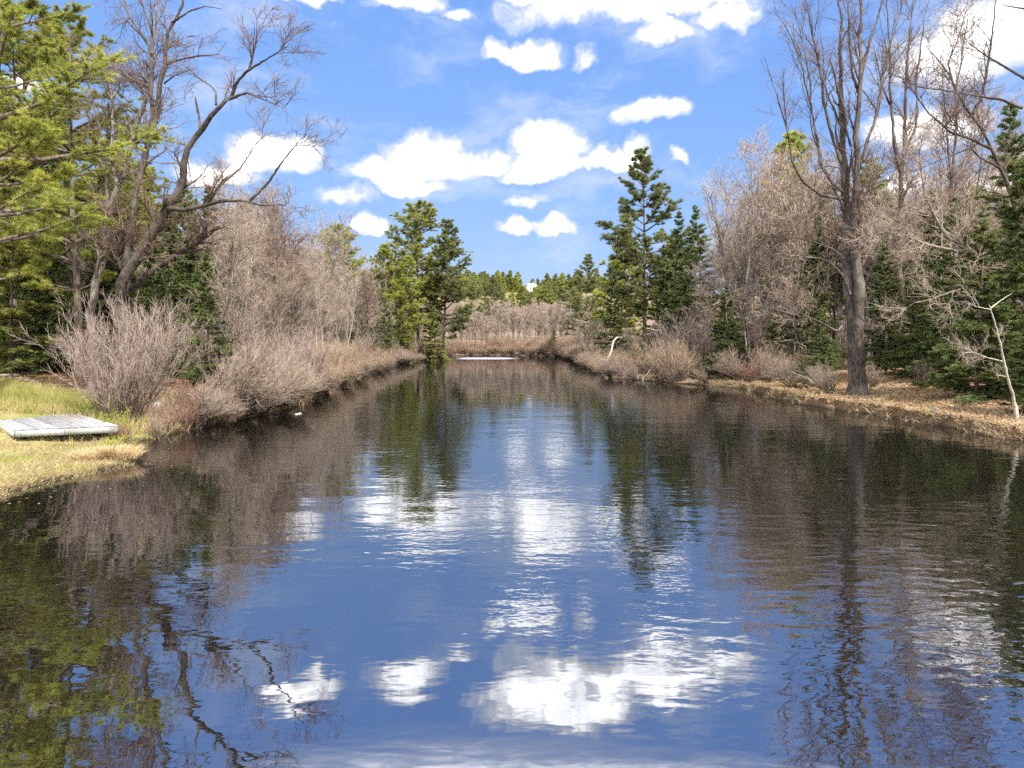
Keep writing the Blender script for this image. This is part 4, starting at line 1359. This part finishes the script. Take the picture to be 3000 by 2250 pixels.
def in_deck(x, y, pad=0.0):
    u = DECK_FR - DECK_FL
    p = np.stack([x - DECK_FL[0], y - DECK_FL[1]], 0)
    det = u[0] * DECK_DIR[1] - u[1] * DECK_DIR[0]
    a = (p[0] * DECK_DIR[1] - p[1] * DECK_DIR[0]) / det
    b = (u[0] * p[1] - u[1] * p[0]) / det
    return (a > -0.02) & (a < 1.02) & (b > -0.05) & (b < DECK_LEN + 0.05)


rg = np.random.default_rng(5)
def grass(name, pts, hmin, hmax, wd, mat, label, cat, lie=0.5):
    b = MB()
    N = len(pts)
    ln = rg.uniform(hmin, hmax, N)[:, None]
    dv = rg.normal(size=(N, 3)) * lie
    dv[:, 2] = 1.0
    dv = norm(dv) * ln
    bend = np.concatenate([rg.normal(size=(N, 2)) * 0.12, np.zeros((N, 1))], 1) * ln
    b.blades(pts, pts + dv, wd, rg, bend)
    o = link(name, b.mesh(name, M[mat]), None, label, cat, None, 'stuff')
    return o


pts = scatter(60000, (-27, -11), (15, 27.5), 0.05, 14, rg, deck_clear)
pts = pts[vnoise(pts[:, 0], pts[:, 1], 1.3, 6) > 0.5]
grass('lawn_grass', pts, 0.05, 0.16, 0.016, 'grass_green', 'short yellow-green grass on the near left bank', 'grass', 0.7)
pts = scatter(60000, (-27, -11), (15, 30), -0.1, 9, rg, deck_clear)
pts = pts[vnoise(pts[:, 0], pts[:, 1], 1.3, 8) > 0.36]
grass('straw_grass', pts, 0.08, 0.24, 0.018, 'grass_dry', 'matted dry straw on the near left bank', 'grass', 1.3)
pts = scatter(30000, (-30, -15), (29.5, 35), 1.0, 20, rg, deck_clear)
grass('tall_grass', pts, 0.25, 0.7, 0.02, 'grass_green', 'tall light green grass behind the deck', 'grass', 0.25)
pts = scatter(36000, (8, 34), (26, 84), 0.0, 3.0, rg)
pts = pts[vnoise(pts[:, 0], pts[:, 1], 1.5, 11) > 0.4]
grass('bank_straw', pts, 0.12, 0.5, 0.028, 'grass_dry', 'dry straw hanging along the right bank', 'grass', 0.9)
pts = scatter(60000, (14, 26), (25, 62), -0.12, 0.55, rg)
pts = pts[vnoise(pts[:, 0], pts[:, 1], 0.9, 21) > 0.45]
grass('hanging_straw', pts, 0.15, 0.55, 0.022, 'grass_dry', 'tufts of straw hanging over the cut edge of the right bank', 'grass', 1.5)
pts = scatter(14000, (-27, -11), (15, 30), 0.0, 14, rg, deck_clear)
pts = pts[vnoise(pts[:, 0], pts[:, 1], 0.7, 31) > 0.66]
grass('grass_clumps', pts, 0.15, 0.38, 0.018, 'grass_green', 'taller grass clumps in the near left lawn', 'grass', 0.45)
pts = scatter(30000, (-22, -10), (28, 80), 0.0, 4.0, rg)
grass('shore_straw', pts, 0.2, 0.8, 0.028, 'grass_dry', 'dry sedge among the brush of the left shore', 'grass', 0.5)


def leaves(name, pts, size, label):
    b = MB()
    N = len(pts)
    a = norm(rg.normal(size=(N, 3)) * np.array([1, 1, 0.35]))
    c_ = norm(np.cross(a, rg.normal(size=(N, 3)) * np.array([0.4, 0.4, 1.0])))
    ln = (size * rg.uniform(0.6, 1.3, N))[:, None]
    p = pts + np.array([0, 0, 0.035])
    v = np.stack([p - a * ln, p + c_ * ln * 0.55, p + a * ln, p - c_ * ln * 0.55], 1).reshape(-1, 3)
    b.add(v, np.arange(4 * N).reshape(-1, 4))
    link(name, b.mesh(name, M['leaf_litter']), None, label, 'leaves', None, 'stuff')


leaves('leaf_litter', scatter(42000, (14, 40), (24, 56), 0.2, 12, rg), 0.075, 'brown fallen leaves covering the right bank')
leaves('leaf_litter', scatter(42000, (-40, -14), (31, 56), 3.0, 30, rg), 0.085, 'brown fallen leaves on the floor of the left wood')

xf, yf = rg.uniform(-15, 21, 9000), rg.uniform(12, 60, 9000)
sf = shore_dist(xf, yf)
okf = (sf < -0.15) & (sf > -2.2) & (rg.random(9000) < np.exp(sf * 0.9)) & (vnoise(xf, yf, 2.0, 41) > 0.5)
xf, yf = xf[okf][:420], yf[okf][:420]
b = MB()
N = len(xf)
an = rg.random(N) * 6.283
dx_, dy_ = np.cos(an) * 0.05, np.sin(an) * 0.05
zf = np.full(N, 0.006)
b.add(np.stack([np.stack([xf - dx_, yf - dy_, zf], 1), np.stack([xf + dy_ * .6, yf - dx_ * .6, zf + .008], 1), np.stack([xf + dx_, yf + dy_, zf], 1), np.stack([xf - dy_ * .6, yf + dx_ * .6, zf + .008], 1)], 1).reshape(-1, 3), np.arange(4 * N).reshape(-1, 4))
link('floating_leaves', b.mesh('floating_leaves', M['leaf_litter']), None, 'dead leaves drifting on the water close to the banks', 'leaves', None, 'stuff')

# straw tussock at the tip of the near bank
b = MB()
tp = np.array([-13.0, 22.9])
N = 1800
a = rg.random(N) * 6.283
q = np.sqrt(rg.random(N)) * (0.55 + 0.35 * np.sin(a * 2 + 1))
base = np.stack([tp[0] + np.cos(a) * q, tp[1] + np.sin(a) * q, np.full(N, hgt(*tp))], 1)
dv = np.stack([np.cos(a) * rg.uniform(0.2, 1.0, N), np.sin(a) * rg.uniform(0.2, 1.0, N), rg.uniform(0.25, 1.0, N)], 1)
dv = norm(dv) * rg.uniform(0.2, 0.6, N)[:, None]
b.blades(base, base + dv, 0.016, rg, np.tile([[0, 0, 0.1]], (N, 1)))
link('straw_tussock', b.mesh('straw_tussock', M['grass_dry']), None, 'pale straw tussock at the tip of the near left bank', 'grass')
# a shrub coming into leaf beside the deck
for (px, D, sc_, lab) in ((360, 28.2, 1.0, 'small bright yellow-green leafing shrub in front of the round bush'), (425, 25.5, 0.6, 'tiny bright green leafing sprig at the waterline below the round bush')):
    x, y = spot(px, D)
    if shore_dist(x, y)[0] < 0.1:
        x -= 0.9
    r = bpy.data.objects.new('leafing_shrub', None)
    C.objects.link(r)
    r.location = (x, y, hgt(x, y) - 0.03)
    r['label'], r['category'] = lab, 'shrub'
    rr_ = np.random.default_rng(77)
    sb, lb = MB(), MB()
    st = [stem(rr_, (0, 0, -0.05), (rr_.normal() * 0.45, rr_.normal() * 0.45, 1), rr_.uniform(0.8, 1.4) * sc_, 0.012, 0.004, 7, 0.1, 0.0) for _ in range(14)]
    P, R = np.stack([s_[0] for s_ in st]), np.stack([s_[1] for s_ in st])
    sb.tubes(P, R, 4)
    p, dv = along(rr_, P, 26, 0.25)
    p = p + rr_.normal(size=p.shape) * 0.06
    tufts(rr_, lb, p, dv, 3, 0.07, 0.03, 0.2, 0.9)
    link('stem', sb.mesh('stem', M['twig_tan']), r)
    link('foliage', lb.mesh('foliage', M['bud_green']), r)

for i, (px, D, sc_) in enumerate([(455, 28.4, .3), (500, 29.6, .42), (545, 31, .45), (470, 30.5, .4), (585, 32.5, .5), (430, 27.2, .25), (520, 32.5, .5), (620, 34, .5), (560, 34.5, .6), (660, 36, .55)]):
    x, y = spot(px, D)
    while shore_dist(x, y)[0] < 0.15:
        x -= 0.2
    bush('low_shrub', (SHRUB_RED[i % 2] if i % 3 else SHRUB_TAN[1]), (x, y), i * 0.9, sc_ * 1.15, 'low reddish shrub at the water right of the round bush', 'low shrubs right of the round bush')
# pale scraps afloat
for i, (px, py) in enumerate(((868, 1214), (877, 1212))):
    D = F * CAMH / (py - HZ)
    x, y = spot(px, D)
    b = MB()
    k = np.arange(8) / 8 * 6.283
    rad = 0.05 + 0.015 * np.sin(k * 3 + i)
    top = np.stack([np.cos(k) * rad * 1.8, np.sin(k) * rad, np.full(8, 0.03)], 1)
    bot = top * np.array([1.05, 1.05, 0.2])
    q_ = [(j, (j + 1) % 8, 8 + (j + 1) % 8, 8 + j) for j in range(8)]
    b.add(np.concatenate([bot, top, [[0, 0, 0.05]]]), q_, [(8 + j, 8 + (j + 1) % 8, 16) for j in range(8)])
    link('floating_bark', b.mesh('floating_bark', M['bleached']), None, ('left', 'right')[i] + ' one of two small pale scraps afloat by the leaning alders', 'debris', loc=(x, y, 0.0))

# ------------------------------------------------------------------ the deck
ZT = 0.72
def quad_prism(corners, z0, z1, name, mat, parent, bev=0.004):
    """A board: four plan corners, bottom and top height, top edges eased."""
    c_ = np.array(corners, float)
    ctr = c_.mean(0)
    inn = c_ + (ctr - c_) / np.linalg.norm(ctr - c_, axis=1, keepdims=True) * bev * 2
    v = [(p[0], p[1], z0) for p in c_] + [(p[0], p[1], z1 - bev) for p in c_] + [(p[0], p[1], z1) for p in inn]
    q_ = [(3, 2, 1, 0), (8, 9, 10, 11)]
    for k in range(4):
        j = (k + 1) % 4
        q_ += [(k, j, 4 + j, 4 + k), (4 + k, 4 + j, 8 + j, 8 + k)]
    me = make_mesh(name, v, q_, None, mat)
    return link(name, me, parent)


deck = bpy.data.objects.new('wooden_deck', None)
C.objects.link(deck)
deck.location = (DECK_FL[0], DECK_FL[1], 0)
deck['label'] = 'low weathered grey-white wooden deck platform on the left bank'
deck['category'] = 'deck'
U = (DECK_FR - DECK_FL)
UL = np.linalg.norm(U)
un = U / UL
NB = 22
rr_ = random.Random(9)
for k in range(NB):
    a0, a1 = k / NB, (k + 1) / NB
    g = 0.022
    p0, p1 = U * a0 + un * g / 2, U * a1 - un * g / 2
    fo = rr_.uniform(-0.012, 0.012)
    e0, e1 = -DECK_DIR * (0.03 + fo), DECK_DIR * (DECK_LEN + rr_.uniform(-0.02, 0.02))
    dz = rr_.uniform(-0.005, 0.005)
    quad_prism([p0 + e0, p1 + e0, p1 + e1, p0 + e1], ZT - 0.036 + dz, ZT + dz, 'plank', M['deck'], deck)
nf = np.array([un[1], -un[0]])
half = 0.02
def board_line(p, q_, z0, z1, name, mat, th=0.04):
    dv = (q_ - p) / np.linalg.norm(q_ - p)
    nn = np.array([dv[1], -dv[0]]) * th / 2
    quad_prism([p - nn, q_ - nn, q_ + nn, p + nn][::-1], z0, z1, name, mat, deck)
o_ = np.zeros(2)
E = DECK_DIR * DECK_LEN
zb, zt = ZT - 0.28, ZT - 0.044
board_line(o_ + un * 0.03, U * 0.47, zb, zt, 'fascia_board', M['fascia'])
board_line(U * 0.472, U - un * 0.03, zb + 0.004, zt, 'fascia_board', M['fascia'])
board_line(o_ + DECK_DIR * 0.06, E, zb, zt, 'fascia_board', M['fascia'])
board_line(U + DECK_DIR * 0.06, U + E, zb, zt, 'fascia_board', M['fascia'])
board_line(E + un * 0.06, U + E - un * 0.06, zb, zt, 'fascia_board', M['fascia'])
for f_ in (0.10, 0.5, 0.9):
    p = U * f_ + DECK_DIR * 0.30
    board_line(p, p + DECK_DIR * (DECK_LEN - 0.6), 0.05, zb - 0.01, 'skid_beam', M['skid'], 0.14)

# ------------------------------------------------------------------ rocks
def rock(name, x, y, size, mat, label, seed, group=None, sink=0.3):
    rng = np.random.default_rng(seed)
    nu, nv = 14, 9
    u = np.arange(nu) / nu * 6.283
    v_ = np.linspace(-1.4, 1.4, nv)
    uu, vv = np.meshgrid(u, v_)
    P = np.stack([np.cos(vv) * np.cos(uu), np.cos(vv) * np.sin(uu), np.sin(vv)], -1).reshape(-1, 3)
    for k in range(9):
        nrm = norm(rng.normal(size=3))
        dcut = rng.uniform(0.6, 0.85)
        ex = np.clip(P @ nrm - dcut, 0, None)
        P -= ex[:, None] * nrm * 0.9
    P += (vnoise(P[:, 0] * 3 + seed, P[:, 1] * 3 + P[:, 2] * 2, 1.0, seed) - 0.5)[:, None] * 0.12
    P *= np.array(size) / 2
    i_ = (np.arange(nv - 1)[:, None] * nu + np.arange(nu)[None, :]).ravel()
    j_ = (np.arange(nv - 1)[:, None] * nu + (np.arange(nu)[None, :] + 1) % nu).ravel()
    q_ = np.stack([i_, j_, j_ + nu, i_ + nu], 1)
    o = link(name, make_mesh(name, P, q_, None, M[mat]), None, label, 'rock', group, loc=(x, y, hgt(x, y) + size[2] * (0.5 - sink)))
    o.rotation_euler[2] = rng.random() * 6
    return o


x, y = spot(452, 33.5)
rock('rock', x, y, (1.25, 0.8, 0.7), 'rock', 'pale grey rock beside the round bush', 21)
x, y = spot(505, 33)
rock('rock', x, y, (0.5, 0.35, 0.3), 'rock', 'small pale stone right of the grey rock', 22)
x, y = spot(2738, 33.6)
rock('rock', x, y, (0.55, 0.4, 0.45), 'rock_dark', 'dark stone at the waterline of the right bank', 23)

# ------------------------------------------------------------------ snag, logs and fallen branches
def limbset(name, paths, mat, label, cat, foot=None, k=7, group=None, seed=1, twigs=0, n=14):
    rng = np.random.default_rng(seed)
    Ps, Rs = [], []
    for (pp, r0, r1) in paths:
        Pi = resample(pp, n)
        Pi[1:-1] += rng.normal(size=(n - 2, 3)) * 0.006 * np.linalg.norm(Pi[-1] - Pi[0])
        Ps.append(Pi)
        Rs.append((r0 + (r1 - r0) * np.linspace(0, 1, n)) * (1 + 0.08 * rng.normal(size=n)))
    P, R = np.stack(Ps), np.stack(Rs)
    org = P[0, 0].copy()
    b = MB()
    b.tubes(P - org, R, k)
    if twigs:
        P2, R2 = grow(rng, P - org, R, twigs, 0.3, 0.7, 0.28, 0.3, 0.05, 5, 0.15, 0.4, 0.006, rel=True)
        b.tubes(P2, R2, 4)
    return link(name, b.mesh(name, M[mat], True), None, label, cat, group, loc=org)


D = 82.0
sp = [at(a_, b_, D) for a_, b_ in [(1788, 1094), (1777, 1070), (1776, 1056), (1783, 1050), (1790, 1032), (1795, 1008), (1803, 990), (1817, 987)]]
sp[0][2] = -0.3
limbset('white_snag', [
    (sp, 0.17, 0.09),
    ([at(1817, 987, D), at(1822, 990, D + .2), at(1816, 996, D + .3)], 0.07, 0.02),
    ([at(1776, 1056, D), at(1766, 1053, D), at(1758, 1051, D - .3)], 0.07, 0.02),
    ([at(1783, 1053, D), at(1787, 1065, D), at(1786, 1076, D)], 0.08, 0.03)], 'bleached', 'bleached white dead snag standing crooked at the water on the right', 'snag', seed=31)


def gpt(x, y, dz=0.1):
    return np.array([x, y, max(hgt(x, y), -0.05) + dz])


def ground_log(px0, D0, px1, D1, r0, r1, lab, mat='log', dz=0.1, seed=3, dz1=None, tw=0, name='fallen_log', cat='log'):
    a_, b_ = spot(px0, D0), spot(px1, D1)
    p0, p1 = gpt(*a_, dz), gpt(*b_, dz if dz1 is None else dz1)
    mid_ = (p0 + p1) / 2 + np.array([0, 0, 0.05])
    return limbset(name, [([p0, mid_, p1], r0, r1)], mat, lab, cat, seed=seed, twigs=tw)


ground_log(2085, 69, 2165, 66, 0.28, 0.20, 'thick grey fallen log lying in the right shore brush', dz=1.0, dz1=0.5)
ground_log(1880, 67.5, 1950, 69, 0.08, 0.05, 'pale broken branch slanting up from the right waterline', mat='bark_birch', dz=-0.1, dz1=2.6, seed=4, name='broken_branch', cat='branch')
ground_log(2140, 62.2, 2060, 65, 0.06, 0.03, 'long pale branch lying along the right shore', mat='bark_birch', dz=0.3, dz1=1.0, seed=5, tw=6, name='fallen_branch', cat='branch')
ground_log(2440, 43.5, 2290, 47.5, 0.06, 0.02, 'thin fallen branch hanging over the cut bank', dz=0.1, dz1=1.6, seed=6, tw=8, name='fallen_branch', cat='branch')
ground_log(2550, 39.5, 2470, 41, 0.05, 0.02, 'root-like branch at the foot of the twin-trunk maple', dz=0.25, dz1=0.1, seed=7, tw=8, name='fallen_branch', cat='branch')
ground_log(2900, 36.8, 2830, 36.3, 0.05, 0.03, 'dark short branch on the leaves under the broad fir', dz=0.06, seed=8, mat='bark_maple', name='fallen_branch', cat='branch')
ground_log(2560, 42.5, 2600, 41.5, 0.04, 0.015, 'stick lying right of the twin-trunk maple', dz=0.1, dz1=0.5, seed=9, tw=5, name='fallen_branch', cat='branch')
ground_log(420, 24.6, 330, 25.0, 0.03, 0.012, 'bundle of dead twigs at the waterline beside the deck', dz=0.05, dz1=0.3, seed=10, tw=18, name='fallen_branch', cat='branch')
ground_log(60, 38, 110, 36.5, 0.09, 0.05, 'grey dead branch lying at the edge of the left wood', dz=0.12, seed=12, tw=5, name='fallen_branch', cat='branch')
ground_log(-10, 36.5, 55, 37, 0.10, 0.06, 'brush pile branch at the far left edge of the wood', dz=0.4, seed=13, tw=16, name='fallen_branch', cat='branch')
# dead limbs reaching over the water at the narrows
D = 118.0
limbset('dead_limb', [([at(1765, 1010, D), at(1748, 965, D), at(1718, 945, D), at(1690, 935, D), at(1650, 922, D)], 0.16, 0.03),
                      ([at(1748, 965, D), at(1722, 950, D - 1), at(1690, 942, D - 1)], 0.08, 0.02)], 'log', 'dead grey limb reaching out over the water at the narrows', 'branch', seed=33, twigs=14)

# ------------------------------------------------------------------ the white house on the far hill
hx, hy = spot(1557, 590)
hz = hgt(hx, hy)
house = bpy.data.objects.new('white_house', None)
C.objects.link(house)
house.location = (hx, hy, hz + 1.2)
house.rotation_euler = (0, 0, 0.45)
house['label'] = 'small white gabled house on the far hill'
house['category'] = 'house'
b = MB()
b.box((0, 0, 1.5), (8.0, 6.0, 4.6))
b.add([(-4, -3, 3.8), (-4, 3, 3.8), (-4, 0, 6.3), (4, -3, 3.8), (4, 3, 3.8), (4, 0, 6.3)], None, [(0, 2, 1), (3, 4, 5)])
link('wall', b.mesh('wall', M['house_wall']), house)
b = MB()
for s_ in (-1, 1):
    b.add([(-4.4, s_ * 3.5, 3.5), (4.4, s_ * 3.5, 3.5), (4.4, 0, 6.45), (-4.4, 0, 6.45), (-4.4, s_ * 3.5, 3.7), (4.4, s_ * 3.5, 3.7), (4.4, 0, 6.65), (-4.4, 0, 6.65)],
          [(0, 1, 2, 3), (4, 7, 6, 5), (0, 4, 5, 1), (1, 5, 6, 2), (3, 7, 4, 0)])
roof = link('roof', b.mesh('roof', M['house_roof']), house)
b = MB()
b.box((1.5, 0.4, 6.8), (0.7, 0.7, 1.6))
link('chimney', b.mesh('chimney', M['rock']), roof)
for (wx, wz) in ((-2.4, 2.2), (0, 2.2), (2.4, 2.2)):
    b = MB()
    b.box((wx, -3.02, wz), (1.0, 0.08, 1.4))
    link('window', b.mesh('window', M['glass']), house)
for wy in (-1.2, 1.2):
    b = MB()
    b.box((-4.02, wy, 2.2), (0.08, 0.9, 1.4))
    link('window', b.mesh('window', M['glass']), house)
